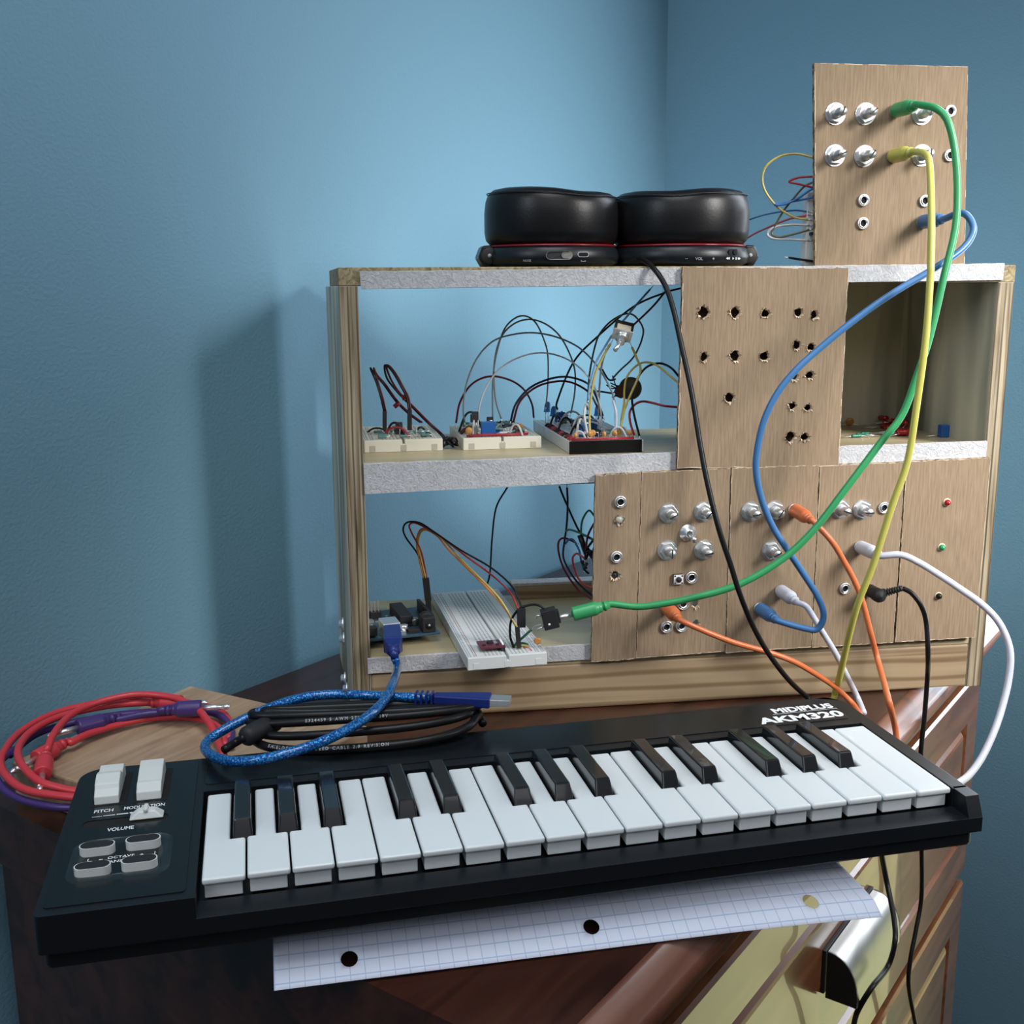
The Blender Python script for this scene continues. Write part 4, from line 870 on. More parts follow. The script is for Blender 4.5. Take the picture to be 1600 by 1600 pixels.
for dx in (-1.2, 1.5): wire(lead2, 'wire', [(640 + dx, 642, oA + 2), (637 + dx, 622, oA), (628 + dx, 604, oA), (618 + dx, 586, oA - 2), (608 + dx, 573, oA - 4), (602 + dx, 572, oA - 5), (607 + dx * 2, 591, oA - 6), (620 + dx, 610, oA - 8), (633 + dx, 624, oA - 10), (650 + dx, 641, oA - 14), (670 + dx, 661, oA - 20), (688 + dx, 677, oA - 18), (696 + dx, 686, oA - 8)], .75, 'jmaroon' if dx > 0 else 'jblack')
b = MB(W); b.tube([F(628, 622, oA - 4), F(637, 619, oA - 4)], lambda t: 2, 8); b.build('red_sleeve', PL['jred'], lead2)
b = MB(W); q0 = onz(700, 693, Z2 + 4)
for k in range(5):
    c0 = q0 + V((U(-3, 3), U(-3, 3), U(-1, 3))); b.tube([c0 + V((4 * math.cos(t * .7 + k), 4 * math.sin(t * .7 + k), 3 * math.sin(t * .9 + k * 2))) for t in range(10)], .7, 7)
b.build('wire_tangle', PL['jblack'], lead2)

# middle board
fB, wB = board_frame((724, 704), (846, 700), Z2)
B, h = breadboard('small cream breadboard with a blue trimmer and long grey wires, middle of upper shelf', fB, wB, 74, M_beige)
b = MB(fB); b.tube([(3, 4.5, h + 1), (15, 4.2, h + 1.4), (30, 4.4, h + 1.2), (47, 5.5, h + 1.2)], .95, 8); b.build('wire', PL['jred'], B)
trimmer(B, fB, 19.5, 11, h, 10, 10)
disc_cap(B, fB, 5.5, 10, h, 1.4, r=2.6); disc_cap(B, fB, 45, 24, h, 1.3, r=2.4); disc_cap(B, fB, 13, 26, h, .4, 'jolive', 3.2, 5)
for x, y, an in ((30, 10, .1), (33, 15, 0), (28, 20, 0), (38, 17, .3), (12, 20, 1.3), (24, 26, 0), (34, 30, 0), (15, 34, .2), (40, 36, .1), (29, 40, 0), (20, 44, .3)): resistor(B, fB, x, y, h, an, 'resist' if (x * y) % 3 else 'jlight')
ic(B, fB, 26, 52, h, 7, 16); ic(B, fB, 44, 13, h, 3, 8, 2)
arch(B, fB, (34, 9), (43, 4.5), h, 8, 'jlight', .8); arch(B, fB, (2, 36), (20, 40), h, 14, 'jblack', .8); arch(B, fB, (1.5, 22), (10, 24), h, 2.5, 'jmaroon', .9); arch(B, fB, (2, 28), (10, 30), h, 3, 'jmaroon', .9)
arch(B, fB, (33, 46), (46, 44), h, 3, 'jnavy', .9); arch(B, fB, (9, 14), (12, 18), h, 12, 'jlight', .9); arch(B, fB, (30, 24), (44, 30), h, 5, 'jnavy', .8)
for x, y, hh in ((10, 16, 15), (12, 22, 16), (24, 30, 11)):
    b = MB(fB); b.box(x - 2.3, x + 2.3, y - 1.5, y + 1.5, h + hh - 6, h + hh); o = b.build('transistor', M_matte, B, .5)
    b = MB(fB)
    for k in (-1, 0, 1): b.tube([(x + k * 1.3, y, h), (x + k * .8, y, h + hh - 6)], .3, 6)
    b.build('lead', M_steel, o)

for k in range(16): resistor(B, fB, U(8, 44), U(8, 60), h, U(-.5, .5), random.choice(['resist', 'resist', 'jnavy', 'jolive', 'jlight', 'jblue']), U(2, 5))
for k in range(9):
    x, y = U(6, 40), U(10, 60); arch(B, fB, (x, y), (x + U(4, 9), y + U(-5, 5)), h, U(3, 7), random.choice(['jlight', 'jblack', 'jmaroon', 'jnavy', 'jgrey']), .7)
for k in range(5): resistor(A, fA, U(8, 46), U(8, 60), h, U(-.5, .5), 'resist', 1.6)
# right long board with black tape on its end
zC = Z2; aC = onz(890, 710, zC); cC = onz(1012.5, 706, zC); q = onz(815.6, 645.5, zC + 8.5); aT = aC + V((0, 0, 8.5))
fC = Fr(aC, cC - aC); lC = min(165, max(110, (q - aT).dot(fC.Y)))
sk = (q - aT); yd = V((sk.x, sk.y, 0)).normalized(); fC = Fr(aC, V((yd.y, -yd.x, 0)) * .45 + (cC - aC).normalized() * .55)
CB, h = breadboard('long white breadboard crowded with parts, black tape across its front end', fC, 52, 128, M_bwhite, tape=True)
b = MB(fC); b.box(-.4, 50.5, -1.0, -.4, .2, h + .4); b.build('black_tape', mat('black_tape', (.004, .004, .004), .8, spec=.15), CB)
for k in range(16):
    y = 6 + k * 5.4 + U(-1, 1); arch(CB, fC, (1.2, y), (U(4.5, 8), y + U(-1, 1)), h, U(1.2, 2.2), random.choice(['jred', 'jred', 'jmaroon', 'jblack']), .8)
for k in range(26):
    resistor(CB, fC, U(9, 44), U(8, 120), h, U(-.4, .4), random.choice(['resist', 'resist', 'jnavy', 'jolive', 'jlight']), U(1.5, 4.5))
for x, y in ((6, 7), (16, 6), (26, 8), (33, 6), (38, 12), (44, 7), (20, 16), (40, 22)): disc_cap(CB, fC, x, y, h, U(0, 3), 'capor', U(1.9, 2.5), U(3, 4.5))
for x, y, hh, c in ((6, 104, 15, 'ledblue'), (10, 100, 12, 'ledblue'), (35, 62, 16, 'ledblue')):
    b = MB(fC); b.lathe([(2.6, 0), (2.6, 1), (2.3, 1), (2.3, 5.5), (1.6, 7.2), (0, 7.8)], (x, y, h + hh - 6), (.1, 0, 1), 14); o = b.build('led', PL[c], CB)
    b = MB(fC); [b.tube([(x + s_, y, h), (x + s_ * .9, y, h + hh - 6)], .3, 6) for s_ in (-1, 1)]; b.build('lead', M_steel, o)
trimmer(CB, fC, 16, 24, h, 9, 9); trimmer(CB, fC, 26, 44, h, 8, 9); trimmer(CB, fC, 17, 108, h, 8, 8)
for y in (30, 58, 86): ic(CB, fC, 26, y, h, 7, 16)
for a, c, hh, col in (((8, 14), (14, 26), 10, 'jlight'), ((10, 20), (18, 34), 12, 'jlight'), ((12, 30), (20, 44), 11, 'jlight'), ((9, 36), (24, 38), 13, 'jlight'), ((6, 26), (16, 18), 9, 'jblack'), ((5, 60), (18, 66), 9, 'jblack'),
                      ((4, 84), (16, 96), 8, 'jblack'), ((18, 50), (34, 30), 8, 'jlight'), ((30, 10), (42, 6), 8, 'jlight'), ((36, 18), (46, 9), 7, 'jlight'), ((20, 70), (40, 80), 9, 'jolive'), ((12, 90), (34, 96), 10, 'jlight'), ((4, 9), (13, 6), 6, 'jlight')): arch(CB, fC, a, c, h, hh, col, .8)
b = MB(fC)
b.tube([(2, 3, h + .9), (25, 2.6, h + 1.2), (46, 3.5, h + .9)], .9, 8); b.build('wire', PL['jred'], CB)

oB = -CF.inv(fB.w((25, 30, 0))).y; oC = -CF.inv(fC.w((25, 10, 0))).y; oD = -CF.inv(fC.w((25, 90, 0))).y
G = 'grey hook-up wires arching between breadboards'
jumper('grey wire making the widest low arch, from the middle breadboard to the yellow wires', [(726, 660, oB), (724, 640, oB), (728, 603, oB), (744, 562, oB), (769, 534, oB), (800, 523, oB), (834, 520, oB), (869, 526.5, oB), (903, 542, oB), (928, 565.6, oB + 8), (947, 594, oC - 8), (960, 627, oC - 4), (962, 677, oC)], 'jgrey', .62, group=G)
jumper('grey wire rising steeply to the highest peak and falling straight down behind', [(770, 655, oB), (770, 600, oB), (775, 556, oB), (787.5, 515.6, oB), (805, 497, oB), (822, 494, oB - 4), (837.5, 505, oB - 10), (850, 531, oB - 16), (856, 556, oB - 22), (856, 600, oD), (853, 636, oD)], 'jgrey', .62, group=G)
jumper('grey wire with the second highest peak, ending in the middle of the crowded breadboard', [(783, 654, oB), (774, 622, oB), (772, 572, oB), (781, 531, oB), (800, 508, oB), (825, 499, oB - 4), (850, 505, oB - 10), (872, 522, oB - 14), (887.5, 547, oB - 20), (898, 578, oD + 8), (898, 612.5, oD + 8), (892, 646, oD + 8)], 'jgrey', .62, group=G)
jumper('pale grey wire in the lowest of the grey arches over the middle breadboard', [(746, 674, oB + 8), (750, 631, oB + 8), (766, 594, oB + 4), (790.6, 569, oB), (825, 554, oB), (856, 552, oB), (887.5, 562, oB), (912.5, 581, oC - 14), (928, 603, oC - 14), (938, 635, oC - 10), (940, 668, oC - 10)], 'jlight', .6, group=G)
jumper('dark red wire arching over the middle breadboard to the crowded one', [(712.5, 661, oB - 10), (719, 628, oB - 10), (737.5, 600, oB - 8), (765.6, 588, oB - 6), (797, 594, oB - 8), (819, 609, oB - 14), (831, 631, oB - 22), (834, 652, oD - 6)], 'jmaroon', .75)
jumper('navy wire, upper of the twin arches right of the middle breadboard', [(798, 658, oB), (806, 631, oB), (828, 606, oB - 6), (859, 592, oB - 10), (887.5, 589, oB - 12), (916, 598, oD + 16), (930, 616, oC - 20), (942, 650, oC - 14)], 'jnavy', .8)
jumper('dark red wire, lower of the twin arches right of the middle breadboard', [(802, 660, oB), (812, 628, oB), (837.5, 605, oB - 6), (869, 596, oB - 8), (894, 598, oB - 10), (919, 612, oD + 16), (931, 631, oC - 20), (941, 654, oC - 14)], 'jmaroon', .8)
jumper('black wire slanting up from the crowded breadboard to the top shelf', [(871, 640, oD), (871, 626, oD), (896, 566, oD), (934, 525.6, oD), (990, 479, oD), (1040, 457, oD), (1066, 450, oD)], 'jblack', .75)
jumper('yellow wire hanging from the left side of the dangling switch', [(954, 537, oC - 2), (941, 560, oC - 2), (930, 585, oC - 2), (924, 617.5, oC - 2), (921, 655, oC - 2), (922, 681, oC)], 'jyellow', .8, group='yellow wires by the switch')
jumper('yellow wire kinking from the right side of the dangling switch', [(987.5, 542.5, oC - 2), (995, 560, oC - 2), (1001, 577.5, oC - 2), (995, 595, oC - 2), (985, 617.5, oC), (975, 642.5, oC), (967.5, 681, oC)], 'jyellow', .8, group='yellow wires by the switch')
jumper('yellow wire arching right from the breadboard to behind the punched panel', [(1064, 602, -20), (1059, 597.5, -22), (1044, 585, -26), (1025, 570, oC - 8), (1009, 566, oC - 8), (995, 571, oC - 8), (981, 586, oC - 6), (976, 605, oC - 6), (975, 630, oC - 4), (971, 655, oC - 3), (970, 679, oC - 2)], 'jyellow', .75, group='yellow wires by the switch')
jumper('pale blue wire slanting down from the top shelf to the dangling switch', [(1016, 452, oC - 10), (991, 480, oC - 8), (980, 494, oC - 6), (967.5, 508, oC - 4)], 'jskyblue', .7)
jumper('pale blue wire hidden behind the switch, running down beside the yellow one', [(956, 524, oC - 8), (942.5, 546, oC - 8), (931, 567.5, oC - 8), (922, 600, oC - 10), (919, 625, oC - 10)], 'jskyblue', .7)
jumper('dark red wire slanting down from the top shelf to the dangling switch', [(1040, 455, oC - 12), (1019, 480, oC - 8), (987.5, 510, oC - 4)], 'jmaroon', .7)
jumper('olive wire curling in a tall loop behind the dangling switch', [(918, 640, oD + 10), (920, 596, oD + 10), (924, 567.5, oD + 10), (930, 540, oD + 10), (937.5, 521, oD + 10), (954, 502.5, oD + 10), (975, 491, oD + 6), (990, 492.5, oD + 4), (1002.5, 507.5, oD), (1005, 521, oD), (999, 541, oD), (987.5, 561, oD), (970, 577.5, oD), (957.5, 591, oD)], 'jolive', .7)
jumper('black wire arching left from behind the punched panel down to the board end', [(1066, 594, -30), (1060, 587.5, -30), (1050, 576, -30), (1037.5, 569, oC - 12), (1025, 568, oC - 12), (1010, 574, oC - 12), (998, 588, oC - 10), (990, 605, oC - 8), (987.5, 624, oC - 4), (991, 649, oC - 2), (999, 681, oC)], 'jblack', .8)
jumper('red wire running from behind the punched panel down to the board end', [(1062, 637, -34), (1056, 636, -34), (1037.5, 634, -34), (1012.5, 628, oC - 14), (1000, 628, oC - 10), (990, 634, oC - 8), (984, 645, oC - 4), (985, 661, oC - 2), (991, 680, oC)], 'jred', .85)
jumper('grey wire dropping almost vertically beneath the dangling switch', [(948, 545, oC - 12), (941, 567, oC - 12), (937, 600, oC - 12), (935, 655, oC - 12)], 'jgrey', .7)
jumper('short white wire standing in front of the crowded breadboard, right of the yellow one', [(958, 626, oC - 4), (962, 640, oC - 1), (963, 655, oC), (961.5, 680, oC)], 'white', 1.0)
jumper('short white wire looping beside the left yellow wire at the taped board end', [(918, 680, oC), (913, 650, oC - 2), (916, 632, oC - 6), (921, 640, oC - 10)], 'jlight', .9)

# dangling toggle switch
S0 = F(973, 520, oC + 1); ax = (F(966, 552, oC + 12) - S0).normalized(); xx = CF.X - ax * CF.X.dot(ax); sf = Fr(S0, xx, ax.cross(xx.normalized()) * -1)
sw = Th('toggle_switch', 'loose metal toggle switch dangling on yellow wires above the breadboard', 'switch', sf)
sf_in = sf; zax = sf.Z if sf.Z.dot(ax) > 0 else -sf.Z; sg = 1 if sf.Z.dot(ax) > 0 else -1
def sb(x0, x1, y0, y1, z0, z1, nm, mt, bv=.3):
    b = MB(sf); b.box(x0, x1, y0, y1, min(z0 * sg, z1 * sg), max(z0 * sg, z1 * sg)); return b.build(nm, mt, sw, bv)
sb(-6.5, 6.5, -3.4, 3.4, -7.5, 1.6, 'switch_body', M_matte); sb(-4.8, 4.8, -3.8, 3.8, -4.2, 1.8, 'metal_frame', mat('cream_label', (.62, .58, .44), .4))
sb(-6.6, 6.6, -5.8, 5.8, 1.8, 2.5, 'mounting_plate', M_steel, .2)
b = MB(sf); b.lathe([(4.7, 2.5), (4.7, 3.4), (3.6, 3.5), (4.2, 4), (4.2, 5.6), (2.7, 5.8), (2.7, 9), (1.9, 9.2)], (0, 0, 0), (0, 0, sg), 24); b.build('threaded_bushing', M_steel, sw)
b = MB(sf); b.tube([V((0, 0, 8.5 * sg)), V((-2.6, 0, 16 * sg))], lambda t: 1.1 + .5 * t, 12); b.build('toggle_lever', M_steel, sw)
for x in (-4.4, 0, 4.4): sb(x - .6, x + .6, -.4, .4, -10, -7, 'terminal', M_steel, 0)
# dangling potentiometer
q0 = F(978, 607, oD + 2)
dp = Th('loose_potentiometer', 'loose round potentiometer knotted in dark wires behind the yellow ones', 'potentiometer', Fr(q0, CF.X))
b = MB(W); b.lathe([(8, 0), (8.6, .6), (8.6, 4), (7.4, 4.8)], q0 + CF.X * 4, -CF.Y + V((-.5, 0, .1)), 24); b.build('body', mat('pot_case', (.05, .045, .03), .5, .3), dp)
b = MB(W); b.lathe([(5, 0), (5.5, 1), (5, 3)], q0 - CF.X * 4 + V((0, 0, -2)), -CF.Y, 8, False); b.build('wafer', mat('pot_wafer', (.10, .03, .015), .6), dp)
b = MB(W)
for k in range(7):
    s_ = q0 + CF.X * U(-9, -2) + V((0, 0, U(-7, 5))); b.tube(catmull([s_, s_ + V((-4 + U(-2, 2), -3, U(-4, 4))), s_ + V((-7 + U(-2, 2), -1, U(-6, 6)))], 4), .5, 6)
b.build('solder_lead', PL['jblack'], dp)
b = MB(W); b.tube(catmull([F(941, 577, oD), F(950, 592, oD), F(957, 594, oD), F(962, 592, oD)], 4), .7, 7); b.tube(catmull([F(925, 611, oD), F(940, 612, oD), F(958, 615, oD)], 4), .7, 7); b.build('wire', PL['jnavy'], dp)

# ------------------------------------------------------------------ lower shelf: long breadboard, circuit board
fD, wD_ = board_frame((731, 1048.5), (857, 1037.5), Z3 + .3); fD = Fr(fD.o, fD.X)
y_ = onz(675, 916, Z3 + 8.8) - (fD.o + V((0, 0, 8.5))); y_ = V((y_.x, y_.y, 0)).normalized()
fD = Fr(fD.o, fD.X * .5 + V((y_.y, -y_.x, 0)) * .5)
DB, h = breadboard('full-length white breadboard jutting out over the bottom shelf edge', fD, 53, 160, M_bwhite, tape=True)
red = Th('sensor_module', 'small dark red circuit module plugged into the front of the long breadboard', 'circuit board', Fr(fD.w((10, 8, h + 3)), fD.X))
b = MB(fD); b.box(10, 27, 8, 22, h + 2.6, h + 4); b.build('board', M_pcbred, red, .15)
b = MB(fD); b.box(16, 19.5, 13.5, 17, h + 4, h + 5.2); b.box(21, 23, 10, 12, h + 4, h + 4.7); b.box(12, 14, 11, 12.6, h + 4, h + 4.6); b.build('chip', M_matte, red)
b = MB(fD); b.box(24, 26.6, 8.5, 21.5, h, h + 2.6); b.build('pin_header', M_matte, red)
b = MB(fD)
for k in range(5): b.cyl((25.4, 9.6 + 2.54 * k, h), (25.4, 9.6 + 2.54 * k, h + 6), .4, 8); b.cyl((25.4, 9.6 + 2.54 * k, h + 4), (25.4, 9.6 + 2.54 * k, h + 4.8), .9, 8)
for k in range(3): b.box(20.5, 22.5, 14 + k * 2, 15 + k * 2, h + 4, h + 4.5)
b.build('pins', M_steel, red)
arch(DB, fD, (35, 15), (44, 14), h, 1.2, 'jyellow', .8); arch(DB, fD, (34, 18), (44.5, 18), h, 1.6, 'jgreen', .8)
arch(DB, fD, (40, 12), (44, 5), h, 1.4, 'jpink', .4); disc_cap(DB, fD, 49, 10, h, 1.5, 'capor', 2.6, 5)
oE = -CF.inv(fD.w((32, 12, 0))).y
lw = 'lead bundle from the circuit board'
def lead_th(label, pts, color, r=.7, g='leads from the circuit board to the long breadboard'):
    P0 = pt(pts[0]); th = Th('jumper_lead', label, 'wire', Fr(P0, CF.X), g); wire(th, 'wire', pts, r, color, None, 6); return th
oF = -82
t1 = lead_th('black lead arching highest from the circuit board to the breadboard front', [(664, 905, oF), (655, 870, oF), (635, 841, oF), (630, 826, oF), (637, 816, oF), (656, 817, oF + 6), (678, 831, oF + 16), (719, 859, oF + 34), (765.6, 886, oF + 52), (798, 914, oE - 16), (812, 940, oE - 4), (815, 952, oE)], 'jblack')
housing(t1, (665, 669), 903, 938, oF, 5)
housing(t1, (814.5, 814.5), 950, 980, oE, 5.5)
t2 = lead_th('dark red lead arching beside the black one from the circuit board', [(667, 905, oF - 2), (658, 862, oF), (643, 832, oF), (640, 820, oF), (652, 818, oF + 4), (687.5, 838, oF + 16), (728, 869, oF + 34), (769, 899, oF + 52), (797, 926, oE - 12), (810, 952, oE)], 'jred')
t3 = lead_th('orange lead of the sagging orange and yellow pair', [(662, 903, oF), (652, 858, oF), (653, 836, oF), (662, 826, oF + 2), (684, 838, oF + 16), (700, 858, oF + 24), (731, 889, oF + 42), (759, 917, oE - 24), (787, 948, oE - 10), (807, 980, oE + 1)], 'jorange', .75)
t4 = lead_th('yellow lead of the sagging orange and yellow pair', [(665, 904, oF), (655, 860, oF), (655, 838, oF), (664, 828, oF + 2), (687, 838, oF + 16), (706, 858, oF + 24), (728, 882, oF + 42), (763, 916, oE - 24), (784, 940, oE - 10), (808, 980, oE + 2)], 'jyellow', .7)
housing(t3, (808, 811), 978, 1012, oE + 1, 3)
housing(t2, (669, 672), 938, 985, oF + 8, 4)
# jack held by the green cable
jf0 = F(873, 964, 30); jx = (F(925, 952, 31) - F(885, 962, 30)).normalized()
jf = Fr(F(859, 966, 30), jx, None if False else V((-jx.y, jx.x, 0)))
jk = Th('jack_breakout', 'small black jack socket held in the air by the green plug', 'jack', jf)
b = MB(jf); b.box(-5, 5, -4, 4, -6.5, 6.5); b.build('housing', M_matte, jk, .4)
b = MB(jf); b.box(5, 6.6, -3, 3, -4, 4.4); b.build('collar', M_matte, jk, .3)
b = MB(jf); b.tube([(-5, -2, 4), (-8, -2, 4.5), (-8.6, -2, 3)], .5, 8); b.tube([(-5, -2, -4), (-9, -2, -4.4), (-9.6, -2, -5.6)], .5, 8); b.cyl((-1.5, -4.3, -3), (-1.5, -3.9, -3), 1, 8); b.build('terminal', M_steel, jk)
lead_th('short black lead curling from the jack to the red module', [(850, 951, 29), (842, 946, 27), (830, 945, 24), (812, 951, 22), (799, 969, 20), (797, 993, 20), (803, 1013, 20)], 'jblack', .85)
lead_th('short green lead rising from the breadboard towards the jack', [(802, 1013, 18), (808, 1004, 19), (817, 996, 21), (830, 984, 25)], 'jgreen', .9)
b = MB(W); b.tube(catmull([F(830, 984, 25), F(836, 978, 27), F(847, 975, 29)], 4), .35, 6); b.tube(catmull([F(829, 986, 25), F(835, 993, 24), F(839, 999, 23)], 4), .35, 6); b.build('lead', M_steel, jk)

# blue circuit board
zu = Z3 + 6; c1 = onz(688, 991, zu); c0 = onz(576, 1003, zu); fU = Fr(c1, c1 - c0)
ar = Th('circuit_board', 'dark blue microcontroller board at the left end of the bottom shelf', 'circuit board', fU)
b = MB(fU); b.box(-54, 0, 0, 66, 0, 1.6); b.build('board', M_pcb, ar, .2)
b = MB(fU); b.box(-41, -29, -3, 13, 1.6, 12.4); b.build('usb_socket', M_steel, ar, .4)
b = MB(fU); b.box(-12, -3, 1, 14, 1.6, 12.4); b.cyl((-7.5, 8, 9), (-7.5, 14, 9), 5, 16); pj = b.build('power_socket', M_matte, ar, .5)
b = MB(fU); b.cyl((-7.5, .85, 7), (-7.5, 1.1, 7), 3, 16); b.build('socket_opening', M_hole, pj); b = MB(fU); b.cyl((-7.5, .4, 7), (-7.5, 1, 7), .8, 10); b.build('socket_pin', M_steel, pj)
b = MB(fU); b.box(-24, -14.5, 20, 56, 4, 9.5); b.box(-24, -14.5, 20, 56, 1.6, 3.6); b.build('processor_chip', M_matte, ar, .5)
for y in (8, 30): b = MB(fU); b.box(-2.7, -.3, y + 8, y + 28, 1.6, 10); b.build('pin_header', M_matte, ar, .2)
b = MB(fU); b.box(-40, -32, 46, 51, 1.6, 6.5); hd = b.build('jumper_header', M_matte, ar, .2)
b = MB(fU)
for k in range(3):
    for j in range(2): b.box(-39 + 2.54 * k, -38.4 + 2.54 * k, 47.5 + j * 2.2, 48 + j * 2.2, 6.5, 14)
b.build('pins', M_steel, hd)
for x, y in ((-48, 8), (-48, 16), (-24, 9), (-13, 22)):
    b = MB(fU); b.lathe([(3, 0), (3, 4.6), (2.7, 5.2), (0, 5.3)], (x, y, 1.6), (0, 0, 1), 18); b.build('capacitor', M_brush if x < -40 or x > -20 else M_steel, ar)
b = MB(fU)
for k in range(26): x, y = U(-50, -26), U(16, 58); b.box(x, x + U(.8, 2.4), y, y + U(.6, 1.4), 1.6, 2.5)
for x, y in ((-27, 4), (-22, 5), (-26, 14)): b.box(x, x + 3.5, y, y + 2, 1.6, 3.4)
o = b.build('small_components', M_steel, ar); o['kind'] = 'stuff'
b = MB(fU); b.box(-22, -14, 3, 8, 1.6, 4.4); b.build('chip', M_matte, ar, .2)
b = MB(fU); b.box(-53, -44, 2, 8, 3, 9); b.build('barrel_jack', M_matte, ar, .3)
# usb b plug belongs to the blue cable
uth = [o for o in bpy.data.objects if o.name.startswith('usb_cable')][0]
class _T: pass
s0 = fU.w((-35, -3, 7)); s1 = F(615, 1020, 33)
dU = (s1 - s0); Pp = Fr(s0, dU, None) if abs(dU.z) < 1e-3 else Fr(s0, dU, V((0, 0, 1)).cross(dU))
uT = Th.__new__(Th); uT.fr = FRS[[k for k in FRS if k.startswith('cord')][-1]] if False else None; uT.o = uth; uT.fr = Fr(V(uth.location) / MM - V((0, 0, HC)), CF.X)
Lu = dU.length
b = MB(Pp); b.hexa([(0, -5.6, -5), (Lu * .66, -6.2, -5.4), (Lu * .66, 6.2, -5.4), (0, 5.6, -5), (0, -5.6, 5), (Lu * .66, -6.2, 5.4), (Lu * .66, 6.2, 5.4), (0, 5.6, 5)]); b.hexa([(Lu * .66, -6, -5.2), (Lu * .86, -3.6, -3.6), (Lu * .86, 3.6, -3.6), (Lu * .66, 6, -5.2), (Lu * .66, -6, 5.2), (Lu * .86, -3.6, 3.6), (Lu * .86, 3.6, 3.6), (Lu * .66, 6, 5.2)])
pg = b.build('plug', PL['usbplug'], uT, .8)
b = MB(Pp); b.lathe([(3.6, 0), (3.4, 3), (4.2, 3.5), (4.2, 5), (3.2, 5.4), (3.2, 8)], (Lu * .84, 0, 0), (1, 0, 0), 16); b.tube([(Lu * .86, 0, 0), (Lu * 1.0, 0, 0)] + [Pp.inv(pt(ub[0]))], 2.7, 12); b.build('strain_relief', PL['usbplug'], pg)

# ------------------------------------------------------------------ wires behind the panels
jumper('black wire hanging behind the bottom shelf opening from the shelf above', [(793, 762, -120), (790, 766, -120), (775, 794, -122), (769, 840, -126), (765.6, 894, -130), (761, 914, -132)], 'jblack', .7)
bw = [('navy wire falling from the shelf and sweeping right behind the narrow strip', [(886, 762, -40), (887, 780, -40), (886.6, 803, -40), (884.7, 827, -40), (882, 846, -40), (880, 869, -40), (887.5, 888, -40), (901.6, 909, -40), (922, 928, -38), (935, 936, -34)], 'jnavy'),
      ('black wire crossing down right towards the narrow strip top', [(874, 760, -44), (882, 780, -44), (905, 830, -40), (916.6, 838, -36), (935, 848, -30)], 'jblack'),
      ('dark red wire in the outermost loop left of the narrow strip', [(900, 848, -48), (883, 841, -48), (874.4, 844, -48), (872, 855, -48), (876, 875.6, -48), (885.6, 897, -46), (902.5, 920.6, -42), (915.6, 930, -38), (935, 942, -32)], 'jmaroon'),
      ('dark green wire in a small upright loop by the strip edge', [(911, 850, -36), (908, 832.5, -36), (910, 812.8, -34), (919.4, 798, -32), (927, 804, -28), (936, 818, -24)], 'jgreen'),
      ('teal wire running nearly level into the strip edge', [(884, 830, -34), (892, 828, -34), (915.6, 837, -30), (935, 848, -24)], 'jgreen'),
      ('crimson wire bending in a tight hook low beside the strip', [(914, 873, -30), (907, 868, -32), (900.6, 865, -34), (895, 871, -34), (896, 883, -34), (902.5, 902, -32), (915.6, 915, -28), (935, 921, -24)], 'jred'),
      ('blue wire curving over inside the outer loop', [(883, 850, -44), (888, 844, -44), (895, 843, -44), (901, 852, -42), (905.5, 862, -40), (908, 876, -38), (912, 890, -36)], 'jblue'),
      ('maroon wire slanting down against the strip edge', [(934, 812, -22), (927, 820, -24), (919, 836, -26), (915.6, 855, -28), (914, 875, -28)], 'jmaroon')]
for l, p_, c_ in bw: jumper(l, p_, c_, .75, group='wires behind the narrow strip')
kn = Th('wire_knot', 'dark knot of taped wires just left of the narrow strip', 'wires', Fr(F(921, 872, -28), CF.X))
b = MB(W)
for k in range(9):
    s_ = F(U(914, 926), U(858, 885), U(-34, -22)); b.tube(catmull([s_, s_ + V((U(-4, 4), U(-3, 3), U(-6, 6))), s_ + V((U(-2, 6), U(-3, 3), U(-12, 12)))], 4), .9, 7)
b.tube([F(906, 836, -32), F(915, 862, -30)], 2.0, 8)
b.build('wires', PL['jblack'], kn)
tw = [('yellow wire in the biggest loop left of the tall panel', [(1282, 251, -14), (1269, 246, -16), (1245, 240.6, -20), (1220, 243.8, -24), (1198.8, 257.5, -26), (1191, 276, -28), (1195, 297.5, -28), (1210, 318.8, -26), (1225, 331, -24), (1242.5, 340, -22), (1262, 343, -20)], 'jyellow', .75),
      ('crimson wire folded sharply beside the tall panel', [(1280, 275, -14), (1267.5, 276, -16), (1247.5, 277.5, -18), (1233, 284, -20), (1247.5, 287.5, -18), (1267.5, 292.5, -16), (1280, 296, -14)], 'jred', .75),
      ('blue wire folded to a point left of the tall panel', [(1280, 290, -14), (1267.5, 296, -16), (1245, 311, -20), (1226, 319, -22), (1210, 320, -24), (1230, 316, -22), (1251, 312.5, -20), (1276, 307, -16)], 'jblue', .75),
      ('olive wire crossing the other loops behind the tall panel', [(1278, 282, -14), (1257.5, 291, -18), (1240, 310, -22), (1224, 330, -26), (1210, 355, -28), (1206, 366, -28), (1217.5, 370.6, -26), (1240, 366, -22), (1264, 359, -20)], 'jolive', .7),
      ('white wire in the low flat loop left of the tall panel', [(1264, 352, -20), (1239, 351, -24), (1211, 355, -28), (1199, 365, -30), (1207.5, 372.5, -28), (1232.5, 374, -24), (1264, 375.6, -20)], 'jlight', .85),
      ('thin blue wire running level from the headphones to the tall panel', [(1264, 331, -20), (1240, 328.8, -30), (1207.5, 333, -50), (1180, 340, -75), (1150, 352, -95)], 'jblue', .6),
      ('pink wire slanting from the headphones up to the tall panel', [(1264, 336, -20), (1232.5, 342.5, -34), (1201, 355, -56), (1174, 368, -80), (1150, 385, -100)], 'jpink', .75),
      ('short black zip tie end poking left at the tall panel foot', [(1232.5, 402.6, -20), (1248, 405, -20), (1276, 409, -18)], 'jblack', .8)]
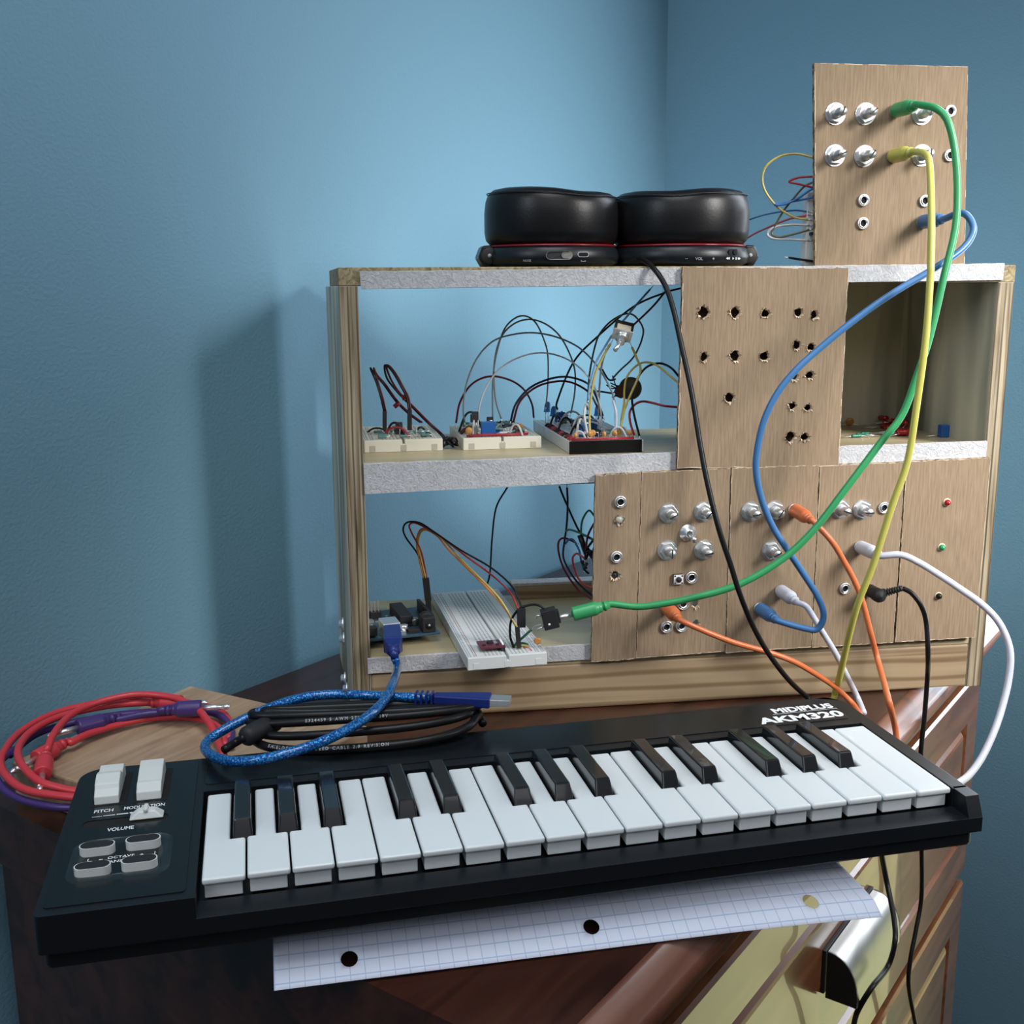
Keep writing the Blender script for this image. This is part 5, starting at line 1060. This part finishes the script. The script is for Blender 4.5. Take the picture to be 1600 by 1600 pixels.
for l, p_, c_, r_ in tw: jumper(l, p_, c_, r_, group='wires behind the tall panel')
q = CF.inv(F(1261, 300, -22)); q1 = CF.inv(F(1262, 414, -22)); fT = Fr(CF.w((q.x, 20, .5)), CF.X)
tb = Th('breadboard', 'grey breadboard standing upright behind the tall panel, only its edge showing', 'breadboard', fT, 'solderless breadboards')
b = MB(fT); b.box(0, 54, 0, 8.5, 0, q.z - .5); b.build('body', M_bwhite, tb, .5)
b = MB(fT); b.box(2, 52, -4, 0, 20, 22); b.build('pin_header', M_matte, tb)

# ------------------------------------------------------------------ loose parts in the upper right bay
def place(px, py): return onz(px, py, Z2 + .1)
q = place(1480, 683.5); fr = Fr(q, CF.X); th = Th('loose_trimmer', 'small square blue trimmer lying at the right of the upper bay', 'trimmer', fr)
b = MB(fr); b.box(-4.8, 4.8, 0, 6, 0, 9); b.build('body', PL['trim'], th, .4)
b = MB(fr); b.box(4.8, 6.6, 1, 5, 1, 8); b.build('dial', PL['trim'], th, .8)
b = MB(fr); b.tube([(-4.8, 3, 2), (-9, 4, 1), (-14, 5, .6)], .4, 6); b.build('lead', M_steel, th)
leds = [(1378, 668, .3), (1386, 674, 1.2), (1394, 677, .1), (1402, 679, -.5), (1410, 679, .4), (1384, 664, 2), (1412, 672, 1.0), (1392, 668, -.2)]
for i, (px, py, a_) in enumerate(leds):
    q = place(px, py + 2) + V((0, 0, 2.6 + (3 if i > 4 else 0))); fr = Fr(q, V((math.cos(a_), math.sin(a_), 0)))
    th = Th('loose_led', 'red lens light in the small heap on the upper bay floor', 'led', fr, 'heap of red leds')
    b = MB(fr); b.lathe([(2.9, 0), (2.9, 1), (2.4, 1), (2.4, 6), (1.6, 8), (0, 8.6)], (0, 0, 0), (1, 0, .1), 14); b.build('lens', PL['led'], th)
    b = MB(fr); b.tube([(0, 1.2, 0), (-14, 2.4, -1.5)], .3, 6); b.tube([(0, -1.2, 0), (-12, -1.8, -1.5)], .3, 6); b.build('lead', M_steel, th)
q = place(1367, 662); fr = Fr(q, CF.X); th = Th('pin_strip', 'black strip of upright pins at the back of the upper bay', 'connector', fr)
b = MB(fr); b.box(0, 20, 0, 2.5, 2, 6); b.build('strip', M_matte, th, .2)
b = MB(fr)
for k in range(8): b.box(1 + 2.4 * k, 1.6 + 2.4 * k, 1, 1.6, 0, 13)
b.build('pins', M_steel, th)
for i, (px, py, a_) in enumerate(((1338, 684, .2), (1346, 682, -.1), (1352, 680, .35))):
    q = place(px, py); fr = Fr(q, V((math.cos(a_), math.sin(a_), 0))); lab = ['green resistor nearest the punched panel on the bay floor', 'green resistor in the middle of the three on the bay floor', 'green resistor nearest the red leds on the bay floor'][i]
    th = Th('loose_resistor', lab, 'resistor', fr, 'loose green resistors')
    b = MB(fr); b.lathe([(.8, -4), (1.3, -3), (1.05, -1.8), (1.05, 1.8), (1.3, 3), (.8, 4)], (0, 0, 1.4), (1, 0, 0), 10); b.build('body', PL['jgreen'], th)
    b = MB(fr); b.tube([(-12, 1, .4), (-4, 0, 1.4), (4, 0, 1.4), (13, 0, .6)], .28, 6); b.build('lead', M_steel, th)
q = place(1327, 666); fr = Fr(q, CF.X); th = Th('loose_capacitor', 'brown disc capacitor at the left back of the upper bay', 'capacitor', fr)
b = MB(fr); b.lathe([(1.5, -1.2), (3.2, -.8), (3.6, 0), (3.2, .8), (1.5, 1.2)], (0, 0, 3.6), (.3, 1, .3), 14); b.build('disc', PL['capor'], th)
b = MB(fr); b.tube([(1, 0, 2), (8, 0, .6), (12, 1, .5)], .3, 6); b.tube([(-1, 0, 2), (-8, 1, .6)], .3, 6); b.build('lead', M_steel, th)
